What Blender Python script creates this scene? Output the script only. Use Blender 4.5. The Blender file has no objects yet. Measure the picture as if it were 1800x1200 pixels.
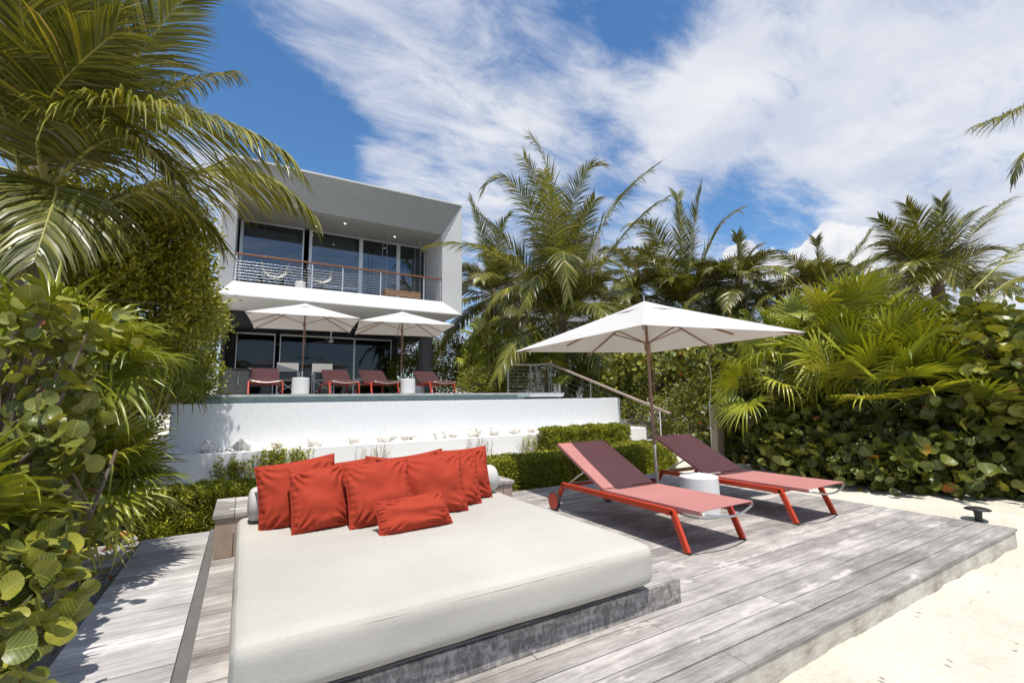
import bpy, bmesh, math, random
import numpy as np
from mathutils import Vector, Matrix, Euler, noise as mnoise

SC = bpy.context.scene
COL = SC.collection
PI = math.pi
random.seed(7)

# ------------------------------------------------------------------ camera
EYE = np.array([0.0, 0.0, 1.2])
_t, _r, _w = 1.25536643e-01, -1.40659982e-02, 5.29880051e-01
_fw = np.array([math.sin(_w), math.cos(_w), 0.0]); _rt = np.array([math.cos(_w), -math.sin(_w), 0.0]); _up = np.array([0, 0, 1.0])
_f2 = math.cos(_t)*_fw + math.sin(_t)*_up; _u2 = -math.sin(_t)*_fw + math.cos(_t)*_up
R3 = math.cos(_r)*_rt + math.sin(_r)*_u2; U3 = -math.sin(_r)*_rt + math.cos(_r)*_u2; F3 = _f2
CM = np.array([R3, U3, F3])
cam_d = bpy.data.cameras.new('camera'); cam = bpy.data.objects.new('camera', cam_d); COL.objects.link(cam)
cam_d.sensor_width = 36.0; cam_d.lens = 16.0; cam_d.clip_start = 0.05; cam_d.clip_end = 3000
cam.matrix_world = Matrix(((R3[0], U3[0], -F3[0], EYE[0]), (R3[1], U3[1], -F3[1], EYE[1]), (R3[2], U3[2], -F3[2], EYE[2]), (0, 0, 0, 1)))
SC.camera = cam

def ray(x, y):
    return CM.T @ np.array([(x-900)/800.0, -(y-600)/800.0, 1.0])
def at(x, y, Y):            # photo pixel -> point in the plane at depth Y
    d = ray(x, y); return EYE + d*(Y/d[1])
def atX(x, y, X):
    d = ray(x, y); return EYE + d*(X/d[0])
def atZ(x, y, z=0.0):
    d = ray(x, y); return EYE + d*((z-EYE[2])/d[2])

# ------------------------------------------------------------------ light
SUN = np.array([-0.06, -0.33, 1.0]); SUN = SUN/np.linalg.norm(SUN)
sd = bpy.data.lights.new('sun', 'SUN'); so = bpy.data.objects.new('sun', sd); COL.objects.link(so)
sd.energy = 5.0; sd.angle = math.radians(0.53); sd.color = (1.0, 0.955, 0.88)
so.rotation_euler = Vector(SUN).to_track_quat('Z', 'Y').to_euler(); so.location = (0, -5, 30)
SUN_EL = math.asin(SUN[2]); SUN_AZ = math.atan2(SUN[0], SUN[1])

W = bpy.data.worlds.new('World'); SC.world = W; W.use_nodes = True
nt = W.node_tree; nt.nodes.clear()
def N(t, kind, **kw):
    n = t.nodes.new(kind)
    for k, v in kw.items():
        if k.startswith('i_'):
            key = k[2:]
            n.inputs[int(key) if key.isdigit() else key.replace('_', ' ')].default_value = v
        else: setattr(n, k, v)
    return n
def mth(t, op, a, b=None, c=None, clamp=False):
    n = t.nodes.new('ShaderNodeMath'); n.operation = op; n.use_clamp = clamp
    for i, v in enumerate((a, b, c)):
        if v is None: continue
        if isinstance(v, (int, float)): n.inputs[i].default_value = v
        else: t.links.new(v, n.inputs[i])
    return n.outputs[0]
def mrange(t, v, a, b, c, d, mode='SMOOTHSTEP'):
    n = t.nodes.new('ShaderNodeMapRange'); n.interpolation_type = mode
    t.links.new(v, n.inputs[0])
    for i, q in enumerate((a, b, c, d)): n.inputs[i+1].default_value = q
    return n.outputs[0]

def sky_world():
    L = nt.links
    out = N(nt, 'ShaderNodeOutputWorld'); bg = N(nt, 'ShaderNodeBackground')
    sky = N(nt, 'ShaderNodeTexSky'); sky.sky_type = 'NISHITA'; sky.sun_disc = False
    sky.sun_elevation = SUN_EL; sky.sun_rotation = SUN_AZ; sky.ozone_density = 2.2; sky.air_density = 1.0; sky.dust_density = 0.3
    tc = N(nt, 'ShaderNodeTexCoord')
    vec = tc.outputs['Generated']
    sep = N(nt, 'ShaderNodeSeparateXYZ'); L.new(vec, sep.inputs[0])
    zz = mth(nt, 'MAXIMUM', sep.outputs[2], 0.02); zz = mth(nt, 'ADD', zz, 0.12)
    cx = mth(nt, 'DIVIDE', sep.outputs[0], zz); cy = mth(nt, 'DIVIDE', sep.outputs[1], zz)
    cmb = N(nt, 'ShaderNodeCombineXYZ'); L.new(cx, cmb.inputs[0]); L.new(cy, cmb.inputs[1])
    mp = N(nt, 'ShaderNodeMapping'); L.new(cmb.outputs[0], mp.inputs[0])
    mp.inputs['Rotation'].default_value = (0, 0, math.radians(28)); mp.inputs['Scale'].default_value = (0.55, 1.15, 1)
    n1 = N(nt, 'ShaderNodeTexNoise', i_Scale=1.5, i_Detail=12.0, i_Roughness=0.6, i_Distortion=0.35); L.new(mp.outputs[0], n1.inputs['Vector'])
    n2 = N(nt, 'ShaderNodeTexNoise', i_Scale=6.5, i_Detail=10.0, i_Roughness=0.68, i_Distortion=0.5); L.new(mp.outputs[0], n2.inputs['Vector'])
    n3 = N(nt, 'ShaderNodeTexNoise', i_Scale=2.1, i_Detail=6.0, i_Roughness=0.55); L.new(cmb.outputs[0], n3.inputs['Vector'])
    dens = mth(nt, 'ADD', mth(nt, 'MULTIPLY', mth(nt, 'SUBTRACT', n1.outputs[0], 0.5), 1.5), mth(nt, 'MULTIPLY', mth(nt, 'SUBTRACT', n2.outputs[0], 0.5), 1.25))
    bias = None
    # clear and cloudy parts of the sky, as directions
    blobs = [((520, 225), 0.14, -0.48), ((600, 255), 0.13, -0.28), ((430, 140), 0.13, -0.36), ((300, 20), 0.20, -0.22), ((1150, 50), 0.12, -0.42), ((1230, 25), 0.08, -0.2), ((1050, 20), 0.1, -0.18), ((800, 20), 0.12, -0.15),
             ((1340, 385), 0.13, -0.42), ((1250, 345), 0.10, -0.30), ((1440, 380), 0.10, -0.12), ((735, 290), 0.07, -0.16), ((560, 330), 0.12, -0.16),
             ((640, 90), 0.28, 0.22), ((900, 200), 0.30, 0.10), ((1500, 150), 0.45, 0.20), ((960, 30), 0.12, -0.16), ((1050, 270), 0.12, -0.12), ((1400, 60), 0.12, -0.12), ((1700, 350), 0.35, 0.30), ((1300, 190), 0.25, 0.25), ((700, 300), 0.10, 0.12), ((860, 300), 0.12, 0.05)]
    for (px, py), rad, amp in blobs:
        d = ray(px, py); d = d/np.linalg.norm(d)
        dp = N(nt, 'ShaderNodeVectorMath', operation='DOT_PRODUCT'); L.new(vec, dp.inputs[0]); dp.inputs[1].default_value = tuple(d)
        v = mrange(nt, dp.outputs['Value'], math.cos(rad), 1.0, 0.0, amp)
        bias = v if bias is None else mth(nt, 'ADD', bias, v)
    dens = mth(nt, 'ADD', dens, bias)
    cov = mrange(nt, dens, -0.34, 0.40, 0.0, 1.0)
    cov = mth(nt, 'ADD', mth(nt, 'MULTIPLY', cov, 0.93), 0.0, clamp=True)
    shade = mrange(nt, n3.outputs[0], 0.35, 0.7, 0.0, 1.0)
    cc = N(nt, 'ShaderNodeMixRGB'); L.new(shade, cc.inputs[0]); cc.inputs[1].default_value = (6.0, 6.4, 7.5, 1); cc.inputs[2].default_value = (8.4, 8.5, 8.7, 1)
    # low cumulus bank
    cvec = N(nt, 'ShaderNodeTexNoise', i_Scale=13.0, i_Detail=8.0, i_Roughness=0.55); L.new(vec, cvec.inputs['Vector'])
    cum = None
    for (px, py), rad, amp in [((1465, 440), 0.070, 1.0), ((1415, 462), 0.05, 0.9), ((1300, 455), 0.045, 0.8), ((1510, 440), 0.06, .9), ((1350, 475), 0.06, 0.8), ((1440, 425), .035, .7)]:
        d = ray(px, py); d = d/np.linalg.norm(d)
        dp = N(nt, 'ShaderNodeVectorMath', operation='DOT_PRODUCT'); L.new(vec, dp.inputs[0]); dp.inputs[1].default_value = tuple(d)
        v = mrange(nt, dp.outputs['Value'], math.cos(rad*.9), 1.0, 0.0, amp, 'LINEAR')
        cum = v if cum is None else mth(nt, 'MAXIMUM', cum, v)
    cum0 = cum
    cum = mth(nt, 'ADD', cum, mth(nt, 'MULTIPLY', mth(nt, 'SUBTRACT', cvec.outputs[0], 0.5), 1.7))
    cum = mth(nt, 'MULTIPLY', mrange(nt, cum, 0.24, 0.36, 0.0, 1.0), mth(nt, 'GREATER_THAN', cum0, 0.002))
    hs = N(nt, 'ShaderNodeHueSaturation', i_Saturation=1.22, i_Value=1.5); L.new(sky.outputs[0], hs.inputs['Color'])
    mix = N(nt, 'ShaderNodeMixRGB'); L.new(cov, mix.inputs[0]); L.new(hs.outputs[0], mix.inputs[1]); L.new(cc.outputs[0], mix.inputs[2])
    mix2 = N(nt, 'ShaderNodeMixRGB'); L.new(cum, mix2.inputs[0]); L.new(mix.outputs[0], mix2.inputs[1]); cm2 = N(nt, 'ShaderNodeMixRGB'); L.new(mrange(nt, cvec.outputs[0], 0.38, 0.62, 0, 1), cm2.inputs[0]); cm2.inputs[1].default_value = (8.6, 8.7, 8.8, 1); cm2.inputs[2].default_value = (6.6, 6.9, 7.6, 1); L.new(cm2.outputs[0], mix2.inputs[2])
    L.new(mix2.outputs[0], bg.inputs[0]); bg.inputs[1].default_value = 0.102
    L.new(bg.outputs[0], out.inputs[0])
sky_world()
SC.view_settings.view_transform = 'Standard'; SC.view_settings.look = 'None'; SC.view_settings.gamma = 1.0
SC.view_settings.exposure = 0.08
SC.cycles.max_bounces = 8; SC.cycles.transparent_max_bounces = 16; SC.cycles.diffuse_bounces = 4

# ------------------------------------------------------------------ materials
def new_mat(name):
    m = bpy.data.materials.new(name); m.use_nodes = True
    t = m.node_tree; b = t.nodes['Principled BSDF']; return m, t, b
def P_set(b, rough=None, spec=None, metal=None):
    if rough is not None: b.inputs['Roughness'].default_value = rough
    if spec is not None: b.inputs['Specular IOR Level'].default_value = spec
    if metal is not None: b.inputs['Metallic'].default_value = metal
def coords(t, scale=(1, 1, 1), rot=(0, 0, 0)):
    tc = t.nodes.new('ShaderNodeTexCoord'); mp = t.nodes.new('ShaderNodeMapping')
    mp.inputs['Scale'].default_value = scale; mp.inputs['Rotation'].default_value = rot
    t.links.new(tc.outputs['Object'], mp.inputs[0]); return mp.outputs[0]
def ntex(t, vec, scale, detail=6, rough=0.55, dist=0.0):
    n = t.nodes.new('ShaderNodeTexNoise'); n.inputs['Scale'].default_value = scale; n.inputs['Detail'].default_value = detail
    n.inputs['Roughness'].default_value = rough; n.inputs['Distortion'].default_value = dist
    if vec is not None: t.links.new(vec, n.inputs['Vector'])
    return n.outputs[0]
def ramp(t, v, stops):
    r = t.nodes.new('ShaderNodeValToRGB'); t.links.new(v, r.inputs[0]); e = r.color_ramp.elements
    while len(e) < len(stops): e.new(0.5)
    for k, (p, c) in enumerate(stops): e[k].position = p; e[k].color = (*c, 1) if len(c) == 3 else c
    return r.outputs[0]
def bump(t, b, h, strength=0.3, dist=0.01):
    n = t.nodes.new('ShaderNodeBump'); n.inputs['Strength'].default_value = strength; n.inputs['Distance'].default_value = dist
    t.links.new(h, n.inputs['Height']); t.links.new(n.outputs[0], b.inputs['Normal'])
def simple(name, col, rough=0.6, spec=0.4, metal=0.0, var=0.12, vscale=6.0, bmp=0.0, bscale=80.0):
    m, t, b = new_mat(name); P_set(b, rough, spec, metal)
    v = coords(t); f = ntex(t, v, vscale)
    lo = tuple(max(0, c*(1-var)) for c in col); hi = tuple(min(1, c*(1+var)) for c in col)
    t.links.new(ramp(t, f, [(0.3, lo), (0.7, hi)]), b.inputs['Base Color'])
    if bmp: bump(t, b, ntex(t, v, bscale), bmp, 0.004)
    return m
def attr(t, name='rnd'):
    a = t.nodes.new('ShaderNodeAttribute'); a.attribute_name = name; return a.outputs['Fac']

def leaf_mat(name, stops, rough=0.42, spec=0.45, trans=0.38, tint=(1.25, 1.15, 0.35), vein=''):
    m, t, b = new_mat(name); P_set(b, rough, spec)
    c = ramp(t, attr(t), stops)
    v = coords(t); nz = ntex(t, v, 1.7, 3)
    hs = t.nodes.new('ShaderNodeHueSaturation'); t.links.new(c, hs.inputs['Color'])
    t.links.new(mrange(t, nz, 0.3, 0.7, 0.8, 1.2), hs.inputs['Value'])
    if vein:
        lu, lv = attr(t, 'lu'), attr(t, 'lv'); au = mth(t, 'ABSOLUTE', lu)
        midr = mrange(t, au, .008, .022, 1.0, 0.0)
        if vein == 'grape':
            ph = mth(t, 'FRACT', mth(t, 'MULTIPLY', mth(t, 'SUBTRACT', lv, mth(t, 'MULTIPLY', au, 0.75)), 6.5)); side = mrange(t, mth(t, 'ABSOLUTE', mth(t, 'SUBTRACT', ph, 0.5)), .06, .13, .55, 0.0)
            midr = mth(t, 'MAXIMUM', midr, side)
            sp = mrange(t, ntex(t, coords(t), 60.0, 5, .8), .60, .68, 0.0, .55)
            mb_ = t.nodes.new('ShaderNodeMixRGB'); t.links.new(sp, mb_.inputs[0]); t.links.new(hs.outputs[0], mb_.inputs[1]); mb_.inputs[2].default_value = (0.16, 0.09, 0.03, 1); base_c = mb_.outputs[0]
            bump(t, b, side, -0.5, 0.004)
        else: base_c = hs.outputs[0]
        mv = t.nodes.new('ShaderNodeMixRGB'); t.links.new(mth(t, 'MULTIPLY', midr, .6), mv.inputs[0]); t.links.new(base_c, mv.inputs[1]); mv.inputs[2].default_value = (0.42, 0.42, 0.12, 1)
        t.links.new(mv.outputs[0], b.inputs['Base Color'])
    else: t.links.new(hs.outputs[0], b.inputs['Base Color'])
    tr = t.nodes.new('ShaderNodeBsdfTranslucent')
    mm = t.nodes.new('ShaderNodeMixRGB'); mm.blend_type = 'MULTIPLY'; mm.inputs[0].default_value = 1
    t.links.new(hs.outputs[0], mm.inputs[1]); mm.inputs[2].default_value = (*[min(4, x*1.5) for x in tint], 1)
    t.links.new(mm.outputs[0], tr.inputs[0])
    ms = t.nodes.new('ShaderNodeMixShader'); ms.inputs[0].default_value = trans*.62
    t.links.new(b.outputs[0], ms.inputs[1]); t.links.new(tr.outputs[0], ms.inputs[2])
    t.links.new(ms.outputs[0], t.nodes['Material Output'].inputs[0])
    return m

def wood_grey(name, lo, hi, axis='X', patch=True, fine=26.0):
    m, t, b = new_mat(name); P_set(b, 0.75, 0.25)
    sc = {'X': (1.0, 14, 14), 'Z': (14, 14, 1.0), 'Y': (14, 1.0, 14)}[axis]
    v = coords(t, sc); rn = attr(t)
    off = t.nodes.new('ShaderNodeCombineXYZ'); t.links.new(mth(t, 'MULTIPLY', rn, 37.0), off.inputs[0]); t.links.new(mth(t, 'MULTIPLY', rn, 91.0), off.inputs[2])
    va = t.nodes.new('ShaderNodeVectorMath'); va.operation = 'ADD'; t.links.new(v, va.inputs[0]); t.links.new(off.outputs[0], va.inputs[1])
    g1 = ntex(t, va.outputs[0], 1.6, 8, 0.7, 0.8); g2 = ntex(t, va.outputs[0], fine/4, 6, 0.7)
    pv = coords(t, (1.0, 2.0, 1.0)); g3 = ntex(t, pv, 1.7, 8, 0.65, 0.6)
    pv2 = coords(t, (3.0, 9.0, 5.0)); g4 = ntex(t, pv2, 3.0, 8, 0.75, 0.4)
    s = mth(t, 'ADD', mth(t, 'MULTIPLY', g1, 0.34), mth(t, 'MULTIPLY', g2, 0.22))
    s = mth(t, 'ADD', s, mth(t, 'MULTIPLY', rn, 0.10)); s = mth(t, 'ADD', s, mth(t, 'MULTIPLY', g3, 0.40 if patch else 0.1))
    s = mth(t, 'ADD', s, mth(t, 'MULTIPLY', g4, 0.16))
    mid = tuple((a+c)/2 for a, c in zip(lo, hi))
    hi2 = tuple(min(0.75, c*1.55) for c in hi)
    wp = ntex(t, coords(t, (0.8, 2.2, 1.0)), 2.6, 10, 0.7, 0.3)
    if patch: s = mth(t, 'ADD', s, mrange(t, wp, 0.56, 0.66, 0.0, 0.16))
    c = ramp(t, s, [(0.44, lo), (0.55, mid), (0.63, hi), (0.74, hi2)] if patch else [(0.3, lo), (0.5, mid), (0.7, hi)])
    t.links.new(c, b.inputs['Base Color'])
    bump(t, b, mth(t, 'ADD', g2, g1), 0.35, 0.004)
    return m

M = {}
M['deck'] = wood_grey('deck_wood', (0.135, 0.119, 0.109), (0.335, 0.31, 0.29))
M['deck_pale'] = wood_grey('deck_wood_pale', (0.24, 0.226, 0.218), (0.43, 0.413, 0.402))
def fascia_mat():
    m, t, b = new_mat('rough_sawn_grey'); P_set(b, 0.8, 0.2)
    v = coords(t, (24, 8, 12), (0, 0.5, 0)); g = ntex(t, v, 1.3, 6, 0.65, 1.2)
    v2 = coords(t, (3, 3, 22)); g2 = ntex(t, v2, 2.0, 6)
    s = mth(t, 'ADD', mth(t, 'MULTIPLY', g, 0.65), mth(t, 'MULTIPLY', g2, 0.4))
    t.links.new(ramp(t, s, [(0.42, (0.15, 0.137, 0.128)), (0.52, (0.25, 0.23, 0.215)), (0.62, (0.42, 0.39, 0.365))]), b.inputs['Base Color'])
    bump(t, b, g, 0.5, 0.004); return m
M['fascia'] = fascia_mat()
M['groove'] = simple('weathered_dark_board', (0.13, 0.125, 0.12), 0.8)
M['teak'] = wood_grey('brown_weathered_wood', (0.25, 0.18, 0.135), (0.50, 0.40, 0.32), 'Z', patch=False)
M['post_wood'] = wood_grey('sunbleached_post', (0.25, 0.19, 0.14), (0.52, 0.43, 0.34), 'Z', patch=False)
M['rail_wood'] = wood_grey('handrail_wood', (0.22, 0.15, 0.11), (0.50, 0.42, 0.36), 'X', patch=False)
M['brown_wood'] = simple('oiled_brown_wood', (0.22, 0.085, 0.035), 0.45, 0.4, var=0.25, vscale=12)
M['slat_wood'] = simple('swing_slat_wood', (0.30, 0.17, 0.09), 0.55, var=0.3, vscale=10)

def concrete():
    m, t, b = new_mat('sandy_concrete'); P_set(b, 0.9, 0.2)
    v = coords(t); a = ntex(t, v, 3.0, 8, 0.65); c = ntex(t, coords(t, (1, 1, 5)), 9.0, 6, 0.7)
    s = mth(t, 'ADD', mth(t, 'MULTIPLY', a, 0.6), mth(t, 'MULTIPLY', c, 0.4))
    t.links.new(ramp(t, s, [(0.36, (0.27, 0.235, 0.19)), (0.5, (0.46, 0.43, 0.38)), (0.62, (0.60, 0.57, 0.51))]), b.inputs['Base Color'])
    bump(t, b, s, 0.4, 0.01); return m
M['concrete'] = concrete()
def sand():
    m, t, b = new_mat('beach_sand'); P_set(b, 0.95, 0.15)
    v = coords(t); a = ntex(t, v, 1.2, 5, 0.6); f = ntex(t, v, 240.0, 3, 0.7); g = ntex(t, v, 30.0, 6, 0.75)
    s = mth(t, 'ADD', mth(t, 'MULTIPLY', a, 0.35), mth(t, 'ADD', mth(t, 'MULTIPLY', g, 0.4), mth(t, 'MULTIPLY', f, 0.3)))
    c = ramp(t, s, [(0.38, (0.50, 0.44, 0.345)), (0.52, (0.63, 0.58, 0.48)), (0.66, (0.71, 0.67, 0.59))])
    vo = t.nodes.new('ShaderNodeTexVoronoi'); vo.inputs['Scale'].default_value = 16.0; t.links.new(v, vo.inputs['Vector'])
    sp = mrange(t, vo.outputs['Distance'], 0.045, 0.075, 1.0, 0.0)
    sel = t.nodes.new('ShaderNodeSeparateColor'); t.links.new(vo.outputs['Color'], sel.inputs[0])
    sp = mth(t, 'MULTIPLY', sp, mth(t, 'GREATER_THAN', sel.outputs[0], 0.72))
    mx = t.nodes.new('ShaderNodeMixRGB'); t.links.new(mth(t, 'MULTIPLY', sp, 0.75), mx.inputs[0]); t.links.new(c, mx.inputs[1]); mx.inputs[2].default_value = (0.20, 0.16, 0.11, 1)
    t.links.new(mx.outputs[0], b.inputs['Base Color'])
    bump(t, b, mth(t, 'ADD', mth(t, 'MULTIPLY', g, 0.8), mth(t, 'MULTIPLY', f, 0.35)), 0.55, 0.02); return m
M['sand'] = sand()
def soil():
    m, t, b = new_mat('dark_litter_soil'); P_set(b, 0.95, 0.1)
    v = coords(t); a = ntex(t, v, 5.0, 8, 0.75); g = ntex(t, v, 45.0, 6, 0.75)
    s = mth(t, 'ADD', mth(t, 'MULTIPLY', a, 0.55), mth(t, 'MULTIPLY', g, 0.45))
    t.links.new(ramp(t, s, [(0.40, (0.035, 0.028, 0.02)), (0.52, (0.10, 0.085, 0.065)), (0.62, (0.24, 0.21, 0.17))]), b.inputs['Base Color'])
    bump(t, b, s, 0.8, 0.04); return m
M['soil'] = soil()
M['white_paint'] = simple('white_render', (0.78, 0.785, 0.785), 0.75, 0.25, var=0.03, vscale=2.0, bmp=0.15, bscale=60)
M['house_white'] = simple('pale_grey_stucco', (0.55, 0.548, 0.54), 0.85, 0.2, var=0.04, vscale=1.0, bmp=0.12, bscale=60)
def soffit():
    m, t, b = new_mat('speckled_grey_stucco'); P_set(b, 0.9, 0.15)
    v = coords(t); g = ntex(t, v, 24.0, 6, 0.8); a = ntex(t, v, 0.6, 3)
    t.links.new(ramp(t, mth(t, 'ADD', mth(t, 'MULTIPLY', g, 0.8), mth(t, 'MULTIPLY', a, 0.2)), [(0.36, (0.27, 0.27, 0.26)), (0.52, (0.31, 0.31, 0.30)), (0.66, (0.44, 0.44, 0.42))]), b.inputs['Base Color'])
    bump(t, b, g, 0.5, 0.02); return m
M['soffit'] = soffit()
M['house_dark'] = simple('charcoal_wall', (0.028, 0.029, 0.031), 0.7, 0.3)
M['interior'] = simple('interior_dark', (0.07, 0.072, 0.08), 0.8, 0.2)
M['interior_wood'] = simple('interior_walnut', (0.045, 0.02, 0.012), 0.5, 0.4, var=0.4, vscale=4)
M['curtain'] = simple('grey_curtain', (0.42, 0.42, 0.42), 0.95, 0.1)
M['alu'] = simple('brushed_aluminium', (0.60, 0.61, 0.63), 0.4, 0.5, 0.5, var=0.05)
M['steel'] = simple('stainless_steel', (0.62, 0.62, 0.60), 0.28, 0.5, 1.0, var=0.05)
M['cable'] = simple('steel_cable', (0.34, 0.35, 0.37), 0.35, 0.5, 0.7, var=0.05)
def mosaic():
    m, t, b = new_mat('white_glass_mosaic'); P_set(b, 0.25, 0.5)
    tc = t.nodes.new('ShaderNodeTexCoord'); sp = t.nodes.new('ShaderNodeSeparateXYZ'); t.links.new(tc.outputs['Object'], sp.inputs[0])
    S = 1/0.034
    u = mth(t, 'ADD', mth(t, 'MULTIPLY', mth(t, 'ADD', sp.outputs[0], sp.outputs[1]), S), 1000.0); w = mth(t, 'ADD', mth(t, 'MULTIPLY', sp.outputs[2], S), 1000.0)
    fu = mth(t, 'FRACT', u); fw = mth(t, 'FRACT', w)
    gu = mth(t, 'LESS_THAN', fu, 0.12); gw = mth(t, 'LESS_THAN', fw, 0.12); g = mth(t, 'MAXIMUM', gu, gw)
    cb = t.nodes.new('ShaderNodeCombineXYZ'); t.links.new(mth(t, 'FLOOR', u), cb.inputs[0]); t.links.new(mth(t, 'FLOOR', w), cb.inputs[1])
    wn = t.nodes.new('ShaderNodeTexWhiteNoise'); t.links.new(cb.outputs[0], wn.inputs['Vector'])
    c = ramp(t, wn.outputs['Value'], [(0.0, (0.74, 0.75, 0.76)), (1.0, (0.80, 0.81, 0.81))])
    mx = t.nodes.new('ShaderNodeMixRGB'); t.links.new(g, mx.inputs[0]); t.links.new(c, mx.inputs[1]); mx.inputs[2].default_value = (0.60, 0.63, 0.67, 1)
    t.links.new(mx.outputs[0], b.inputs['Base Color']); return m
M['mosaic'] = mosaic()
M['pool_tile'] = simple('turquoise_pool_tile', (0.40, 0.43, 0.42), 0.3, 0.5, var=0.15, vscale=12)
M['coping'] = simple('grey_stone_coping', (0.42, 0.41, 0.40), 0.7, 0.3, var=0.2, vscale=5)
M['paving'] = simple('limestone_paving', (0.46, 0.44, 0.41), 0.75, 0.3, var=0.12, vscale=3)
def water(name, col, rough, bs, bst):
    m, t, b = new_mat(name); P_set(b, rough, 0.5); b.inputs['Base Color'].default_value = (*col, 1)
    b.inputs['IOR'].default_value = 1.33; bump(t, b, ntex(t, coords(t), bs, 4), bst, 0.02); return m
M['water'] = water('pool_water', (0.24, 0.34, 0.34), 0.03, 5.0, 0.10)
M['sea'] = water('sea_water', (0.01, 0.10, 0.16), 0.06, 1.2, 0.6)
def glass(nm='window_glass', tint=(0.55, 0.60, 0.62, 1), gc=(0.75, 0.82, 0.9, 1), k=.75):
    m = bpy.data.materials.new(nm); m.use_nodes = True; t = m.node_tree; t.nodes.clear()
    o = t.nodes.new('ShaderNodeOutputMaterial'); tr = t.nodes.new('ShaderNodeBsdfTransparent'); tr.inputs[0].default_value = tint
    gl = t.nodes.new('ShaderNodeBsdfGlossy'); gl.inputs['Roughness'].default_value = 0.0; gl.inputs['Color'].default_value = gc
    lw = t.nodes.new('ShaderNodeLayerWeight'); lw.inputs[0].default_value = 0.35
    f = mth(t, 'ADD', mth(t, 'MULTIPLY', lw.outputs['Fresnel'], k), 0.09, clamp=True)
    ms = t.nodes.new('ShaderNodeMixShader'); t.links.new(f, ms.inputs[0]); t.links.new(tr.outputs[0], ms.inputs[1]); t.links.new(gl.outputs[0], ms.inputs[2])
    t.links.new(ms.outputs[0], o.inputs[0]); return m
M['glass'] = glass(); M['glass_dark'] = glass('dimmed_door_glass', (0.25, 0.26, 0.28, 1), (0.32, 0.36, 0.42, 1), .3)  # door glass coloured darker to mute reflections and keep the ground floor dim
def emis(name, col, s):
    m, t, b = new_mat(name); b.inputs['Emission Color'].default_value = (*col, 1); b.inputs['Emission Strength'].default_value = s; return m
M['lamp'] = emis('lit_lamp', (1, 0.93, 0.8), 3.0)
def fabric(name, col, ws=900.0, var=0.07, rough=0.9, bs=0.25, big=3.0):
    m, t, b = new_mat(name); P_set(b, rough, 0.15)
    v = coords(t); a = ntex(t, v, big, 5); w1 = ntex(t, coords(t, (1, 12, 12)), 60, 3); w2 = ntex(t, coords(t, (12, 1, 12)), 60, 3)
    s = mth(t, 'ADD', mth(t, 'MULTIPLY', a, 0.45), mth(t, 'ADD', mth(t, 'MULTIPLY', w1, 0.28), mth(t, 'MULTIPLY', w2, 0.28)))
    lo = tuple(c*(1-var*1.6) for c in col); hi = tuple(min(1, c*(1+var*1.6)) for c in col)
    t.links.new(ramp(t, s, [(0.36, lo), (0.64, hi)]), b.inputs['Base Color'])
    bump(t, b, mth(t, 'ADD', w1, w2), bs, 0.002); return m
M['mattress'] = fabric('light_grey_canvas', (0.45, 0.430, 0.388), var=.12, bs=.5, big=.8)
M['bolster'] = fabric('white_canvas', (0.50, 0.49, 0.47))
M['red'] = fabric('burnt_orange_canvas', (0.34, 0.043, 0.021), var=0.05, rough=0.85, big=2.0)
M['seam'] = simple('seam_thread', (0.36, 0.35, 0.33), 0.9)
M['red_seam'] = simple('red_seam', (0.36, 0.04, 0.018), 0.9)
M['pink'] = fabric('rose_mesh_sling', (0.42, 0.185, 0.170), var=0.05, rough=0.7)
M['red_metal'] = simple('red_powder_coat', (0.50, 0.048, 0.014), 0.35, 0.5, var=0.04)
M['rubber'] = simple('dark_rubber', (0.03, 0.03, 0.03), 0.8)
def canvas():
    m, t, b = new_mat('white_canopy_canvas'); P_set(b, 0.9, 0.15); b.inputs['Base Color'].default_value = (0.70, 0.69, 0.67, 1)
    v = coords(t); t.links.new(ramp(t, ntex(t, v, 1.5, 4), [(0.3, (0.67, 0.662, 0.65)), (0.7, (0.71, 0.702, 0.69))]), b.inputs['Base Color'])
    tr = t.nodes.new('ShaderNodeBsdfTranslucent'); tr.inputs[0].default_value = (0.80, 0.76, 0.70, 1)
    ms = t.nodes.new('ShaderNodeMixShader'); ms.inputs[0].default_value = 0.32
    t.links.new(b.outputs[0], ms.inputs[1]); t.links.new(tr.outputs[0], ms.inputs[2]); t.links.new(ms.outputs[0], t.nodes['Material Output'].inputs[0]); return m
M['canvas'] = canvas()
M['umb_pole'] = simple('bronze_umbrella_pole', (0.27, 0.155, 0.11), 0.4, 0.5, 0.2, var=0.06)
M['ceramic'] = simple('white_glazed_stool', (0.70, 0.695, 0.68), 0.4, 0.4, var=0.04, vscale=3)
M['black'] = simple('matte_black_metal', (0.025, 0.025, 0.024), 0.5, 0.4)
M['dark_grey'] = simple('dark_grey_cabinet', (0.06, 0.065, 0.065), 0.5, 0.4)
M['shell'] = simple('bleached_shell', (0.76, 0.71, 0.64), 0.6, 0.3, var=0.14, vscale=14)
M['gravel'] = simple('white_gravel', (0.74, 0.72, 0.68), 0.9, 0.1, var=0.15, vscale=30)
M['rock'] = simple('pale_coral_rock', (0.42, 0.40, 0.37), 0.95, 0.1, var=0.3, vscale=9, bmp=0.8, bscale=30)
M['trunk'] = simple('palm_trunk_bark', (0.20, 0.16, 0.12), 0.9, 0.1, var=0.35, vscale=9, bmp=0.8, bscale=25)
M['fiber'] = simple('palm_fibre', (0.22, 0.12, 0.06), 0.95, 0.1, var=0.4, vscale=20, bmp=0.8, bscale=50)
M['branch'] = simple('grey_brown_branch', (0.17, 0.13, 0.10), 0.9, 0.1, var=0.3, vscale=12)
M['dry'] = simple('dry_twig', (0.30, 0.23, 0.17), 0.9, 0.1, var=0.3, vscale=20)
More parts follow.
